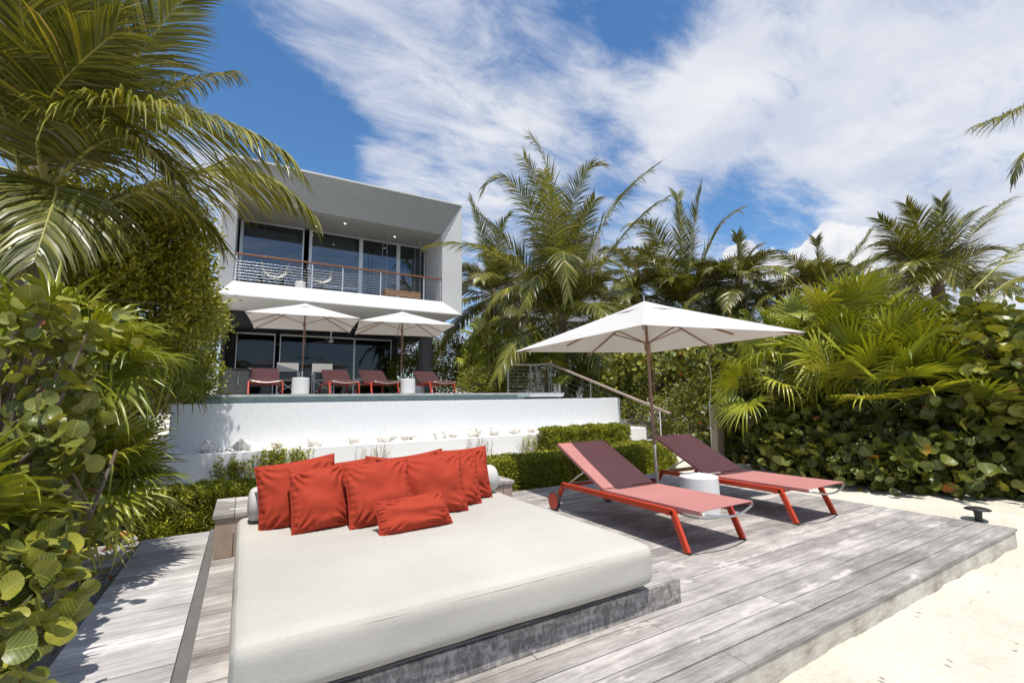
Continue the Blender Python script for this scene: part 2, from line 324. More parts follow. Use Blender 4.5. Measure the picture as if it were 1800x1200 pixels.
M['petiole'] = simple('yellow_green_petiole', (0.20, 0.22, 0.05), 0.5, 0.4, var=0.2)
M['rachis'] = simple('frond_rachis', (0.30, 0.28, 0.07), 0.45, 0.4, var=0.25, vscale=3)
M['flower'] = simple('red_bract', (0.45, 0.08, 0.03), 0.7, var=0.3)
M['neighbour'] = simple('neighbour_grey_wall', (0.26, 0.265, 0.28), 0.85, 0.2, var=0.08)

M['frond'] = leaf_mat('coconut_leaflet', [(0.0, (0.050, 0.058, 0.014)), (0.45, (0.120, 0.128, 0.020)), (0.8, (0.27, 0.250, 0.024)), (0.95, (0.42, 0.35, 0.05)), (1.0, (0.38, 0.29, 0.16))], 0.36, 0.5, 0.22, vein='')
M['fan'] = leaf_mat('fan_palm_leaf', [(0.0, (0.055, 0.080, 0.010)), (0.5, (0.180, 0.208, 0.016)), (0.9, (0.40, 0.39, 0.03)), (1.0, (0.46, 0.36, 0.12))], 0.34, 0.45, 0.24, vein='')
M['bushleaf'] = leaf_mat('small_green_leaf', [(0.0, (0.034, 0.047, 0.005)), (0.5, (0.155, 0.168, 0.009)), (0.9, (0.38, 0.35, 0.016)), (1.0, (0.42, 0.33, 0.03))], 0.38, 0.45, 0.2, vein='mid')
M['hedgeleaf'] = leaf_mat('hedge_leaf', [(0.0, (0.05, 0.070, 0.005)), (0.5, (0.205, 0.225, 0.009)), (0.9, (0.42, 0.40, 0.02)), (1.0, (0.46, 0.38, 0.08))], 0.42, 0.35, 0.2, vein='mid')
M['grape'] = leaf_mat('sea_grape_leaf', [(0.0, (0.040, 0.056, 0.012)), (0.5, (0.120, 0.138, 0.018)), (0.90, (0.30, 0.29, 0.035)), (0.955, (0.42, 0.34, 0.03)), (0.98, (0.40, 0.13, 0.025)), (1.0, (0.28, 0.05, 0.02))], 0.4, 0.42, 0.2, vein='grape')

# ------------------------------------------------------------------ object helpers
def tag(o, label=None, cat=None, group=None, kind=None):
    if label: o['label'] = label
    if cat: o['category'] = cat
    if group: o['group'] = group
    if kind: o['kind'] = kind
    return o
def thing(name, label, cat, loc=(0, 0, 0), rotz=0.0, group=None):
    o = bpy.data.objects.new(name, None); COL.objects.link(o); o.empty_display_size = 0.1
    o.location = tuple(float(v) for v in loc); o.rotation_euler = (0, 0, rotz); tag(o, label, cat, group); return o
def copy_tree(o, parent=None):
    c = o.copy(); COL.objects.link(c)
    if parent is not None: c.parent = parent
    for ch in list(o.children): copy_tree(ch, c)
    return c

class MB:
    def __init__(s): s.v = []; s.f = []; s.r = []; s.cur = 0.5
    def add(s, vs, fs):
        k = len(s.v); s.v += [tuple(map(float, p)) for p in vs]; s.f += [tuple(i+k for i in f) for f in fs]; s.r += [s.cur]*len(vs)
    def box(s, lo, hi, mat=None):
        x0, y0, z0 = lo; x1, y1, z1 = hi
        vs = [(x0, y0, z0), (x1, y0, z0), (x1, y1, z0), (x0, y1, z0), (x0, y0, z1), (x1, y0, z1), (x1, y1, z1), (x0, y1, z1)]
        if mat is not None: vs = [tuple(mat @ Vector(p)) for p in vs]
        s.add(vs, [(3, 2, 1, 0), (4, 5, 6, 7), (0, 1, 5, 4), (1, 2, 6, 5), (2, 3, 7, 6), (3, 0, 4, 7)]); return s
    def bar(s, a, b, w, h, up=(0, 0, 1)):
        a = Vector(a); b = Vector(b); d = (b-a); L = d.length; d.normalize(); up = Vector(up)
        x = d.cross(up)
        if x.length < 1e-4: x = d.cross(Vector((0, 1, 0)))
        x.normalize(); z = x.cross(d)
        m = Matrix(((x[0], d[0], z[0], a[0]), (x[1], d[1], z[1], a[1]), (x[2], d[2], z[2], a[2]), (0, 0, 0, 1)))
        return s.box((-w/2, 0, -h/2), (w/2, L, h/2), m)
    def tube(s, pts, r, n=8, cap=True):
        pts = [Vector(p) for p in pts]; rs = r if isinstance(r, (list, tuple)) else [r]*len(pts)
        rings = []; prev = None
        for i, p in enumerate(pts):
            t = (pts[min(i+1, len(pts)-1)]-pts[max(i-1, 0)]).normalized()
            if prev is None: x = t.cross(Vector((0, 0, 1)));  x = x if x.length > 1e-3 else t.cross(Vector((0, 1, 0)))
            else: x = prev-t*prev.dot(t)
            x.normalize(); prev = x; y = t.cross(x)
            rings.append([p+(x*math.cos(a)+y*math.sin(a))*rs[i] for a in [2*PI*k/n for k in range(n)]])
        vs = [q for rg in rings for q in rg]; fs = []
        for i in range(len(rings)-1):
            for k in range(n): fs.append((i*n+k, i*n+(k+1) % n, (i+1)*n+(k+1) % n, (i+1)*n+k))
        if cap: fs.append(tuple(reversed(range(n)))); fs.append(tuple((len(rings)-1)*n+k for k in range(n)))
        s.add(vs, fs); return s
    def lathe(s, prof, c=(0, 0, 0), n=32):
        vs = []; fs = []
        for (r, z) in prof:
            for k in range(n): a = 2*PI*k/n; vs.append((c[0]+r*math.cos(a), c[1]+r*math.sin(a), c[2]+z))
        for i in range(len(prof)-1):
            for k in range(n): fs.append((i*n+k, i*n+(k+1) % n, (i+1)*n+(k+1) % n, (i+1)*n+k))
        fs.append(tuple(reversed(range(n)))); fs.append(tuple((len(prof)-1)*n+k for k in range(n)))
        s.add(vs, fs); return s
    def build(s, name, mat, parent=None, smooth=False, world=True, bevel=0.0):
        vs = s.v
        if parent is not None and world:
            l = parent_loc(parent); vs = [(p[0]-l[0], p[1]-l[1], p[2]-l[2]) for p in vs]
        me = bpy.data.meshes.new(name); me.from_pydata(vs, [], s.f); me.update()
        a = me.attributes.new('rnd', 'FLOAT', 'POINT'); a.data.foreach_set('value', s.r)
        if smooth: me.polygons.foreach_set('use_smooth', [True]*len(me.polygons))
        me.materials.append(mat)
        o = bpy.data.objects.new(name, me); COL.objects.link(o)
        if parent is not None: o.parent = parent
        if bevel:
            b = o.modifiers.new('bevel', 'BEVEL'); b.width = bevel; b.segments = 2; b.limit_method = 'ANGLE'
        return o
def parent_loc(p):
    l = Vector((0, 0, 0))
    while p is not None: l += Vector(p.location); p = p.parent
    return l

def np_mesh(name, V, Q, rnd, mat, parent=None, smooth=True, offset=None, tmpl=None):
    V = np.asarray(V, dtype=np.float64).reshape(-1, 3)
    if offset is not None: V = V-np.array(offset)
    Q = np.asarray(Q, dtype=np.int32); k = Q.shape[1]
    me = bpy.data.meshes.new(name); me.vertices.add(len(V)); me.vertices.foreach_set('co', V.ravel())
    me.loops.add(Q.size); me.loops.foreach_set('vertex_index', Q.ravel())
    me.polygons.add(len(Q)); me.polygons.foreach_set('loop_start', np.arange(len(Q), dtype=np.int32)*k)
    try: me.polygons.foreach_set('loop_total', np.full(len(Q), k, dtype=np.int32))
    except Exception: pass
    me.update(calc_edges=True)
    a = me.attributes.new('rnd', 'FLOAT', 'POINT'); a.data.foreach_set('value', np.asarray(rnd, dtype=np.float32).ravel())
    if tmpl is not None:
        k2 = len(V)//len(tmpl)
        for nm, c in (('lu', 0), ('lv', 1)):
            a = me.attributes.new(nm, 'FLOAT', 'POINT'); a.data.foreach_set('value', np.tile(tmpl[:, c], k2).astype(np.float32))
    if smooth: me.polygons.foreach_set('use_smooth', np.ones(len(Q), dtype=bool))
    me.materials.append(mat); me.validate()
    o = bpy.data.objects.new(name, me); COL.objects.link(o)
    if parent is not None: o.parent = parent
    return o
def unit(a):
    return a/np.maximum(np.linalg.norm(a, axis=-1, keepdims=True), 1e-9)
def merge(parts):
    V = []; Q = []; Rr = []; k = 0
    for v, q, r in parts:
        V.append(v); Q.append(q+k); Rr.append(r); k += len(v)
    return np.concatenate(V), np.concatenate(Q), np.concatenate(Rr)
def scatter(tv, tq, pos, D, Nn, scale, rnd):
    # leaf template (x across, y along, z normal) placed n times
    n = len(pos); D = unit(D); X = unit(np.cross(D, Nn)); Z = np.cross(X, D)
    if np.ndim(scale) == 0: scale = np.full(n, scale)
    L = tv[None]*np.asarray(scale)[:, None, None]
    V = pos[:, None]+L[:, :, 0:1]*X[:, None]+L[:, :, 1:2]*D[:, None]+L[:, :, 2:3]*Z[:, None]
    k = len(tv); Q = (tq[None]+(np.arange(n)*k)[:, None, None]).reshape(-1, 4)
    return V.reshape(-1, 3), Q, np.repeat(rnd, k)
LEAF_V = np.array([(0, 0, 0), (-.2, .3, .05), (0, .35, -.02), (.2, .3, .05), (-.17, .7, .03), (0, .7, -.06), (.17, .7, .03), (0, 1.0, -.14)])
LEAF_Q = np.array([(0, 2, 1, 1), (0, 3, 2, 2), (1, 2, 5, 4), (2, 3, 6, 5), (4, 5, 7, 7), (5, 6, 7, 7)])
# small leaf as four true quads (no degenerate faces)
LEAF_V = np.array([(-.03, 0, 0), (.03, 0, 0), (-.21, .38, .05), (0, .40, -.02), (.21, .38, .05), (-.13, .78, .0), (0, .80, -.07), (.13, .78, .0), (-.02, 1.0, -.15), (.02, 1.0, -.15), (0, 0, -.01)])
LEAF_Q = np.array([(0, 10, 3, 2), (10, 1, 4, 3), (2, 3, 6, 5), (3, 4, 7, 6), (5, 6, 9, 8), (6, 7, 9, 8)])[:5]
LEAF_Q = np.array([(0, 10, 3, 2), (10, 1, 4, 3), (2, 3, 6, 5), (3, 4, 7, 6), (5, 6, 7, 8)])
LEAF_V[8] = (0, 1.0, -.15)
def round_leaf():
    # broad round blade: centre line, two inner rows, wavy rim
    n = 14; vs = [(0, .5, -.07)]
    for ring, rr in ((0, .27), (1, .5)):
        for k in range(n):
            a = 2*PI*k/n; r = rr*(1+0.04*math.cos(3*a+.4))
            x = r*math.sin(a)*1.06; y = .5-r*math.cos(a)*.92
            z = (.10 if ring else .0)*abs(math.sin(a))+(.035*math.sin(4*a+.7) if ring else -.035)-.06*max(0, -math.cos(a))*ring
            vs.append((x, y, z))
    vs[1+n] = (0, .10, -.03)
    fs = []
    for k in range(0, n, 2): fs.append((0, 1+k, 1+(k+1) % n, 1+(k+2) % n))
    for k in range(n): fs.append((1+k, 1+n+k, 1+n+(k+1) % n, 1+(k+1) % n))
    return np.array(vs), np.array(fs)
ROUND_V, ROUND_Q = round_leaf()
def rng_of(seed): return np.random.default_rng(seed)

# ------------------------------------------------------------------ setting
def nz(x, y, s=1.0, o=0.0): return mnoise.noise(Vector((x*s, y*s, o)))
def ground():
    xs = np.concatenate([np.linspace(-600, -40, 12), np.linspace(-36, -4, 17), np.arange(-3, 12.01, 0.07), np.linspace(13, 45, 17), np.linspace(60, 600, 10)])
    ys = np.concatenate([np.linspace(-900, -60, 9), np.linspace(-50, -2, 25), np.arange(-1, 9.01, 0.07), np.linspace(10, 45, 18), np.linspace(60, 900, 10)])
    X, Y = np.meshgrid(xs, ys); Z = np.zeros_like(X)
    for i in range(X.shape[0]):
        for j in range(X.shape[1]):
            x, y = X[i, j], Y[i, j]
            z = -0.14+0.028*nz(x, y, 0.9)+0.018*nz(x, y, 3.1, 5)+0.008*nz(x, y, 9.0, 9)
            z -= 0.05*max(0, nz(x, y, 2.4, 20)-.25)+.03*max(0, nz(x, y, 5.2, 31)-.3)
            z += 0.05*min(1, max(0, (x-5.9)/1.2))*min(1, max(0, (y-0.8)/0.8))
            if y < -8: z -= (min(-8-y, 60))*0.05
            Z[i, j] = z
    V = np.stack([X, Y, Z], -1).reshape(-1, 3); nx = len(xs); ny = len(ys)
    i, j = np.meshgrid(np.arange(ny-1), np.arange(nx-1), indexing='ij'); a = (i*nx+j).ravel()
    Q = np.stack([a, a+1, a+nx+1, a+nx], -1)
    o = np_mesh('ground', V, Q, np.full(len(V), .5), M['sand']); tag(o, 'pale beige sand around the deck', None, None, 'structure')
ground()
mb = MB(); mb.add([(-900, -900, -1.0), (900, -900, -1.0), (900, -22, -1.0), (-900, -22, -1.0)], [(0, 1, 2, 3)])
tag(mb.build('sea', M['sea']), kind='structure')  # unseen sea behind the camera, added for blue reflections in the glass
def soil_bed():
    xs = np.arange(-6, -0.55, 0.08); ys = np.arange(-0.5, 8.0, 0.08); X, Y = np.meshgrid(xs, ys); Z = np.zeros_like(X)
    for i in range(X.shape[0]):
        for j in range(X.shape[1]):
            x, y = X[i, j], Y[i, j]
            z = -0.045+0.05*nz(x, y, 1.3, 2)+0.03*nz(x, y, 5, 3)+0.1*max(0, -1.0-x)*0.4
            z = min(z, 0.06 if x < -0.7 else 0.0)
            if y > 4.6 and x > -0.95: z = -0.13-0.2*min(1, (x+0.95)*4)+0.09*max(0, 1-(y-4.6)*3)
            Z[i, j] = z
    V = np.stack([X, Y, Z], -1).reshape(-1, 3); nx = len(xs); ny = len(ys)
    i, j = np.meshgrid(np.arange(ny-1), np.arange(nx-1), indexing='ij'); a = (i*nx+j).ravel()
    tag(np_mesh('soil', V, np.stack([a, a+1, a+nx+1, a+nx], -1), np.full(len(V), .5), M['soil']), kind='structure')
soil_bed()

def boards(x0, x1, y0, y1, ztop, w, seed, hole=None, thick=0.026, gap=0.008):
    rg = random.Random(seed); mb = MB(); y = y0
    while y < y1-0.02:
        ye = min(y+w, y1); x = x0; first = True
        while x < x1-0.01:
            L = rg.uniform(1.3, 3.0)*(rg.uniform(.3, 1) if first else 1); first = False
            xe = min(x+L, x1)
            if x1-xe < 0.3: xe = x1
            mb.cur = rg.random(); dz = rg.uniform(-.0012, .0012)
            a, b_, c, d = x+0.0012, xe-0.0012, y+gap/2, ye-gap/2; e = 0.003; z = ztop+dz
            vs = [(a, c, z-thick), (b_, c, z-thick), (b_, d, z-thick), (a, d, z-thick), (a, c, z-e), (b_, c, z-e), (b_, d, z-e), (a, d, z-e), (a+e*.3, c+e, z), (b_-e*.3, c+e, z), (b_-e*.3, d-e, z), (a+e*.3, d-e, z)]
            mb.add(vs, [(3, 2, 1, 0), (0, 1, 5, 4), (1, 2, 6, 5), (2, 3, 7, 6), (3, 0, 4, 7), (4, 5, 9, 8), (5, 6, 10, 9), (6, 7, 11, 10), (7, 4, 8, 11), (8, 9, 10, 11)])
            x = xe
        y = ye
    return mb
DX1, DY0, DY1 = 5.975, 1.385, 5.34
BW = 0.1345
tag(boards(-1.5, DX1, DY0, DY1-0.03, 0.0, BW, 3, thick=0.023).build('deck', M['deck']), 'weathered grey timber deck with boards running left to right', None, None, 'structure')
mb = MB(); mb.box((-1.5, DY0+0.012, -0.6), (DX1-0.012, DY1-0.05, -0.0275)); tag(mb.build('deck_base', M['concrete'], bevel=0.01), kind='structure')
mb = MB(); mb.box((-1.5, DY0+0.035, -0.0272), (DX1-0.035, DY1-0.07, -0.0235)); tag(mb.build('deck_gap_shade', M['rubber']), kind='structure')  # dark sheet added below the boards so the gaps look shaded
# raised platform under the daybed, pale boards to its left
PZ = 0.13
PX0, PX1, PY0 = -0.14, 2.28, 1.965
pm = boards(PX0, PX1, PY0+0.022, 4.9, PZ, BW, 11)
tag(pm.build('daybed_platform', M['deck']), 'low raised timber platform under the daybed', None, None, 'structure')
mb = MB(); mb.box((PX0, PY0, 0.001), (PX1, PY0+0.02, PZ-0.001)); mb.box((PX1-0.022, PY0+0.021, 0.001), (PX1-0.002, 4.9, PZ-0.03))
tag(mb.build('platform_fascia', M['fascia'], bevel=0.002), kind='structure')
pl = boards(-0.640, -0.192, 0.2, 4.76, PZ, BW, 23)
tag(pl.build('side_deck', M['deck_pale']), 'pale bleached boards left of the daybed', None, None, 'structure')
mb = MB(); mb.box((-0.195, 0.2, 0.05), (-0.1375, 4.9, PZ-0.018)); mb.box((-0.655, 0.2, -0.2), (-0.643, 4.76, PZ-0.006)); mb.box((-0.642, 0.2, -0.2), (-0.2, 4.75, PZ-0.028))
tag(mb.build('deck_groove', M['groove']), kind='structure')

# ------------------------------------------------------------------ pool and planter
def pool():
    t = thing('pool_wall', 'white mosaic tiled infinity pool wall above the white planter', 'pool wall', (3.7, 9.0, -0.1))
    mb = MB(); mb.box((-1.0, 9.0, -0.1), (8.40, 9.16, 1.190)); mb.build('tiled_face', M['mosaic'], t, bevel=0.006)
    mb = MB(); mb.box((8.402, 8.995, -0.1), (8.53, 9.6, 1.196)); mb.build('end_pier', M['white_paint'], t, bevel=0.006)
    mb = MB(); mb.box((-1.0, 9.162, 0.3), (-0.85, 11.3, 1.19)); mb.box((7.2, 9.162, 0.3), (8.40, 12.3, 1.17)); mb.build('side_wall', M['mosaic'], t)
    mb = MB(); mb.box((-0.85, 11.301, 0.3), (7.2, 11.42, 1.312)); mb.build('far_tile_edge', M['pool_tile'], t)
    w = MB(); w.add([(-1.0, 9.06, 1.1925), (7.2, 9.06, 1.1925), (7.2, 11.3, 1.1925), (-1.0, 11.3, 1.1925)], [(0, 1, 2, 3)])
    tag(w.build('pool_water', M['water']), 'thin strip of turquoise pool water', None, None, 'structure')
    mb = MB(); mb.box((-3.0, 11.22, 1.314), (8.4, 11.75, 1.372)); tag(mb.build('pool_coping', M['coping'], bevel=0.006), kind='structure')
    mb = MB(); mb.box((-3.0, 11.755, 1.0), (8.6, 26.0, 1.376)); tag(mb.build('terrace', M['paving']), 'stone terrace behind the pool', None, None, 'structure')
    p = thing('planter_wall', 'low smooth white planter wall in front of the pool', 'planter', (3.7, 8.0, -0.2))
    mb = MB(); mb.box((-0.95, 8.0, -0.2), (8.40, 8.12, 0.478)); mb.build('front_face', M['white_paint'], p, bevel=0.008)
    mb = MB(); mb.box((-0.95, 8.122, -0.2), (-0.83, 8.998, 0.476)); mb.box((8.28, 8.122, -0.2), (8.398, 8.99, 0.476)); mb.build('end_face', M['white_paint'], p, bevel=0.008)
    rg = random.Random(4); mb = MB()
    mb.box((-0.83, 8.121, -0.1), (8.28, 8.999, 0.44))
    for i in range(900):
        x = rg.uniform(-.8, 8.25); y = 8.14+abs(rg.gauss(0, .3)); y = min(y, 8.95); s = rg.uniform(.012, .035); z = 0.442
        m = Matrix.Translation((x, y, z+s*.3)) @ Euler((rg.random()*3, rg.random()*3, rg.random()*3)).to_matrix().to_4x4()
        mb.box((-s, -s*.7, -s*.6), (s, s*.7, s*.6), m)
    tag(mb.build('gravel', M['gravel'], bevel=0.004), 'white gravel filling the planter', 'gravel', None, 'stuff')
    s = thing('stone_step', 'pale stone diving step on the right end of the pool edge', 'step', (6.6, 10, 1.2))
    a = MB(); a.box((6.12, 9.6, 1.245), (7.15, 10.2, 1.30)); a.build('tread', M['ceramic'], s, bevel=0.006)
    a = MB(); a.box((6.25, 9.7, 1.0), (7.05, 10.1, 1.243)); a.build('support', M['coping'], s)
pool()

def conch_mesh(seed):
    rg = random.Random(seed); mb = MB(); pts = []; n = 12
    rings = 16; vs = []; fs = []
    for i in range(rings):
        t = i/(rings-1); r = 0.085*math.sin(PI*min(1, t*0.98+0.02))**0.8*(1.15-0.75*t)+0.003
        z = (t-0.45)*0.24
        for k in range(n):
            a = 2*PI*k/n+t*2.4
            sp = 1+(0.42 if (k % 3 == 0 and 0.28 < t < 0.62 and i % 3 == 0) else 0)+0.25*math.cos(a-2.0)*(1-t)
            sp *= 1+0.10*math.sin(t*34)
            vs.append((r*sp*math.cos(a), z, r*sp*math.sin(a)*0.8))
    for i in range(rings-1):
        for k in range(n): fs.append((i*n+k, (i+1)*n+k, (i+1)*n+(k+1) % n, i*n+(k+1) % n))
    fs.append(tuple(range(n))); fs.append(tuple(reversed(range((rings-1)*n, rings*n))))
    mb.add(vs, fs); return mb
conch_px = [(365, 771), (425, 769), (488, 765), (556, 762), (622, 764), (680, 762), (718, 758), (772, 757), (797, 756), (835, 755), (868, 752), (905, 749), (935, 749), (990, 742), (1015, 742), (1052, 741), (1065, 742)]
conch_lab = ['leftmost bleached conch shell on the planter, at the shaded end', 'conch shell second from the left on the planter', 'spiky white conch shell above the small green vine', 'long pale conch shell above the right end of the vine', 'bright conch shell above the second back row pillow', 'conch shell just left of the left dead twiggy plant', 'small conch shell right of the left dead twiggy plant', 'conch shell above the gap between the back row pillows and the right pillows', 'small low conch shell left of the paired shells', 'large conch shell above the rightmost red pillow', 'conch shell left of the middle of the planter', 'conch shell above the right dead twiggy plant', 'conch shell just left of the clipped bush on the planter wall', 'tall upright conch shell behind the clipped bush left part', 'conch shell behind the clipped bush centre', 'conch shell behind the clipped bush right part', 'rightmost conch shell near the end pier of the pool wall']
cm = conch_mesh(1).build('conch_shell', M['shell'], smooth=False)
for i, (px, py) in enumerate(conch_px):
    o = cm if i == 0 else cm.copy()
    if i: COL.objects.link(o)
    rg = random.Random(i+50); Yc = 8.30+rg.uniform(-.08, .2); p = at(px, py, Yc); s = rg.uniform(1.1, 1.6)
    o.location = (p[0], Yc, 0.49+0.04*s); o.scale = (s, s, s); o.rotation_euler = (rg.uniform(-.5, .5), rg.uniform(0, 6), rg.uniform(0, 6))
    tag(o, conch_lab[i], 'shell', 'conch shells along the planter')

# ------------------------------------------------------------------ house
def house():
    t = thing('beach_house', 'modern two storey grey house with a splayed box balcony above the pool terrace', 'house', (3.1, 17.0, 1.376))
    X0, X1, Z0, Z1, YF = -0.87, 7.11, 4.48, 8.87, 16.0
    x0, x1, z0, z1, YI = -0.50, 6.50, 5.02, 7.75, 16.48
    YG, YB = 18.4, 25.0
    def quad(name, pts, mat, th=0.0): 
        m = MB(); m.add(pts, [(0, 1, 2, 3)]); return m.build(name, mat, t)
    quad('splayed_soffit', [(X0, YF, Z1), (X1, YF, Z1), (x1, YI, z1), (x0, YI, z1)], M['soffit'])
    quad('splayed_sill', [(X0, YF, Z0), (x0, YI, z0), (x1, YI, z0), (X1, YF, Z0)], M['house_white'])
    quad('splayed_side', [(X1, YF, Z0), (x1, YI, z0), (x1, YI, z1), (X1, YF, Z1)], M['house_white'])
    quad('splayed_side', [(X0, YF, Z0), (X0, YF, Z1), (x0, YI, z1), (x0, YI, z0)], M['house_white'])
    m = MB(); m.box((X0-.06, YF-.03, Z1+.002), (X1+.03, YB, Z1+.07)); m.build('roof', M['house_white'], t, bevel=0.01)
    # outer shell behind the rim
    m = MB(); e = .004
    m.add([(X0-.05, YF, Z0), (X0-.05, YB, Z0), (X0-.05, YB, Z1), (X0-.05, YF, Z1)], [(0, 1, 2, 3)])
    m.add([(X1+.02, YF, Z0), (X1+.02, YF, Z1), (X1+.02, YB, Z1), (X1+.02, YB, Z0)], [(0, 1, 2, 3)])
    m.box((X0-.05, YF-.004, Z0-.03), (X0-.001, YF+.05, Z1)); m.box((X1+.001, YF-.004, Z0-.03), (X1+.02, YF+.05, Z1))
    m.box((X0, YF-.004, Z0-.03), (X1, YF+.05, Z0-.002)); m.build('upper_wall', M['house_white'], t)
    quad('underside', [(X0, YF+.05, Z0-.01), (X1, YF+.05, Z0-.01), (X1, 18.7, Z0-.01), (X0, 18.7, Z0-.01)], M['house_white'])
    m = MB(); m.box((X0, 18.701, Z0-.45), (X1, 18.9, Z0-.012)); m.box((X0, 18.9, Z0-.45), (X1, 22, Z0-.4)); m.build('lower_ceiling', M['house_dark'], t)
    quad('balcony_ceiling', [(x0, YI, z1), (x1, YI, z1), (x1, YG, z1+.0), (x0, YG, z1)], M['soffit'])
    m = MB(); m.box((x0-.1, YI, z0-.22), (x1+.1, YG, z0-.15)); m.build('balcony_floor', M['paving'], t)
    m = MB(); m.box((x1, YI, z0-.2), (x1+.08, YG+.1, z1)); m.build('balcony_side_wall', M['house_white'], t); m = MB(); m.box((x0-.08, YI, z0-.2), (x0, YG+.1, z1)); m.build('balcony_side_wall', M['house_white'], t)
    # upper room
    m = MB(); zf = z0-.15
    m.box((x0-.08, 22.5, zf), (x1+.08, 22.6, z1)); m.box((x0-.08, YG+.1, zf-.05), (x1+.08, 22.5, zf)); m.box((x0-.08, YG+.12, z1), (x1+.08, 22.5, z1+.05))
    m.box((x0-.08, YG+.12, zf), (x0, 22.5, z1)); m.box((x1, YG+.12, zf), (x1+.08, 22.5, z1)); m.box((4.3, YG+.9, zf), (4.36, 22.5, z1)); m.build('upper_room', M['interior'], t)
    # curtain behind window two, pale bulkhead behind window one
    xm = [-0.43, 1.66, 1.84, 3.74, 5.26, 6.46]
    m = MB(); vs = []; n = 90
    for i in range(n+1):
        x = 1.95+1.65*i/n; y = YG+.22+.035*math.sin(i*1.3)+.015*math.sin(i*.47)
        vs += [(x, y, zf+.02), (x, y, z1-.12)]
    m.add(vs, [(2*i, 2*i+2, 2*i+3, 2*i+1) for i in range(n)]); m.build('curtain', M['curtain'], t, smooth=True)
    m = MB(); m.box((x0+.1, YG+.5, z1-.42), (1.5, YG+.8, z1-.1)); m.build('blind_box', M['pool_tile'], t)
    spans = [(xm[0], xm[1]), (xm[2], xm[3]), (xm[3], xm[4]), (xm[4], xm[5])]
    for (a, b_) in spans:
        fr = MB(); w = .05
        fr.box((a, YG-.03, zf), (a+w*2, YG+.03, z1)); fr.box((b_-w, YG-.03, zf), (b_, YG+.03, z1))
        fr.box((a+w*2, YG-.025, z1-.06), (b_-w, YG+.025, z1)); fr.box((a+w*2, YG-.025, zf), (b_-w, YG+.025, zf+.07))
        if a == xm[2]: fr.box((a+w*2, YG-.025, zf+.72), (b_-w, YG+.02, zf+.77))
        f = fr.build('window', M['alu'], t); p = MB(); p.box((a+w*2, YG-.006, zf+.07), (b_-w, YG+.006, z1-.06)); p.build('pane', M['glass'], f)
    # downlights
    for (x, y) in ((2.9, 17.1), (2.0, 17.9), (4.9, 17.6)):
        m = MB(); m.lathe([(.035, 0), (.04, .004), (.03, .012)], (x, y, z1-.016), 14); m.build('downlight', M['lamp'], t)
    # railing on the balcony
    yr = YI+.02; zr = at(778, 492, yr)[2]; zr0 = at(412, 443, yr)[2]; zr = (zr+zr0)/2
    m = MB(); m.box((x0+.01, yr-.035, zr-.03), (x1-.01, yr+.05, zr+.02)); rl = m.build('balcony_handrail', M['brown_wood'], t, bevel=.008)
    for px in (548, 602, 669, 745, 774):
        x = at(px, 500, yr)[0]; m = MB(); m.box((x-.018, yr-.01, z0-.04), (x+.018, yr+.035, zr-.03)); m.build('railing_post', M['alu'], t)
    x = x0+.05; m = MB(); m.box((x-.018, yr-.01, z0-.04), (x+.03, yr+.035, zr-.03)); m.build('railing_post', M['alu'], t)
    for k in range(8):
        z = z0+.09+k*(zr-z0-.13)/8; m = MB(); m.tube([(x0+.01, yr+.01, z), (x1-.01, yr+.01, z)], .003, 6); m.build('railing_cable', M['cable'], t)
    # ground floor
    YW = 21.2; zh = 4.03; zt = 1.378
    m = MB(); m.box((X0, YW-.1, zt), (-0.42, YW+.1, zh)); m.box((X0, 20.0, zt), (X0+.15, 25, zh)); m.box((5.86, YW-.1, zt), (6.1, YW+.1, zh))
    m.box((X0, 25.0, zt), (X1, 25.15, zh)); m.box((X0, YW-.1, zh+.002), (X1, 25, zh+.06)); m.build('lower_wall', M['house_dark'], t)
    m = MB(); m.box((0.2, 24.5, zt), (5.6, 24.6, zh-.1)); m.box((1.2, 23.6, zt), (4.4, 24.2, zt+.9)); m.build('wooden_cabinetry', M['interior_wood'], t)
    a1 = at(743, 640, 19.5)[0]; m = MB(); m.box((a1, 19.5, zt), (a1+.45, 20.1, Z0-.46)); m.build('column', simple('grey_column', (0.14, 0.14, 0.15), 0.8), t)
    xs = [-0.40, at(484, 600, YW)[0], at(492, 600, YW)[0], at(623, 600, YW)[0], at(688, 600, YW)[0]]
    for a, b_ in ((xs[0], xs[1]), (xs[2], xs[3]), (xs[3], xs[4])):
        fr = MB(); w = .035; fr.box((a, YW-.04, zt), (a+w, YW+.04, zh)); fr.box((b_-w, YW-.04, zt), (b_, YW+.04, zh)); fr.box((a+w, YW-.03, zh-.07), (b_-w, YW+.03, zh)); fr.box((a+w, YW-.03, zt), (b_-w, YW+.03, zt+.08))
        if a == xs[3]: fr.box((a+w, YW-.03, zt+.78), (b_-w, YW+.025, zt+.83))
        f = fr.build('sliding_door', M['alu'], t); p = MB(); p.box((a+w, YW-.006, zt+.08), (b_-w, YW+.006, zh-.07)); p.build('pane', M['glass_dark'], f)
house()
# neighbour house behind the palms
nb = thing('neighbour_house', 'grey flat roofed house mostly hidden behind the centre palm', 'house', (18, 25, 0))
a = at(875, 440, 24); b = at(1052, 405, 22)
m = MB(); m.box((a[0]+.3, 24, 0), (a[0]+4.2, 27, at(900, 460, 24)[2])); m.build('lower_block', M['neighbour'], nb)
m = MB(); m.box((at(975, 420, 26)[0], 26, 0), (at(1055, 410, 26)[0], 29, at(1020, 408, 26)[2])); m.build('upper_block', M['neighbour'], nb)

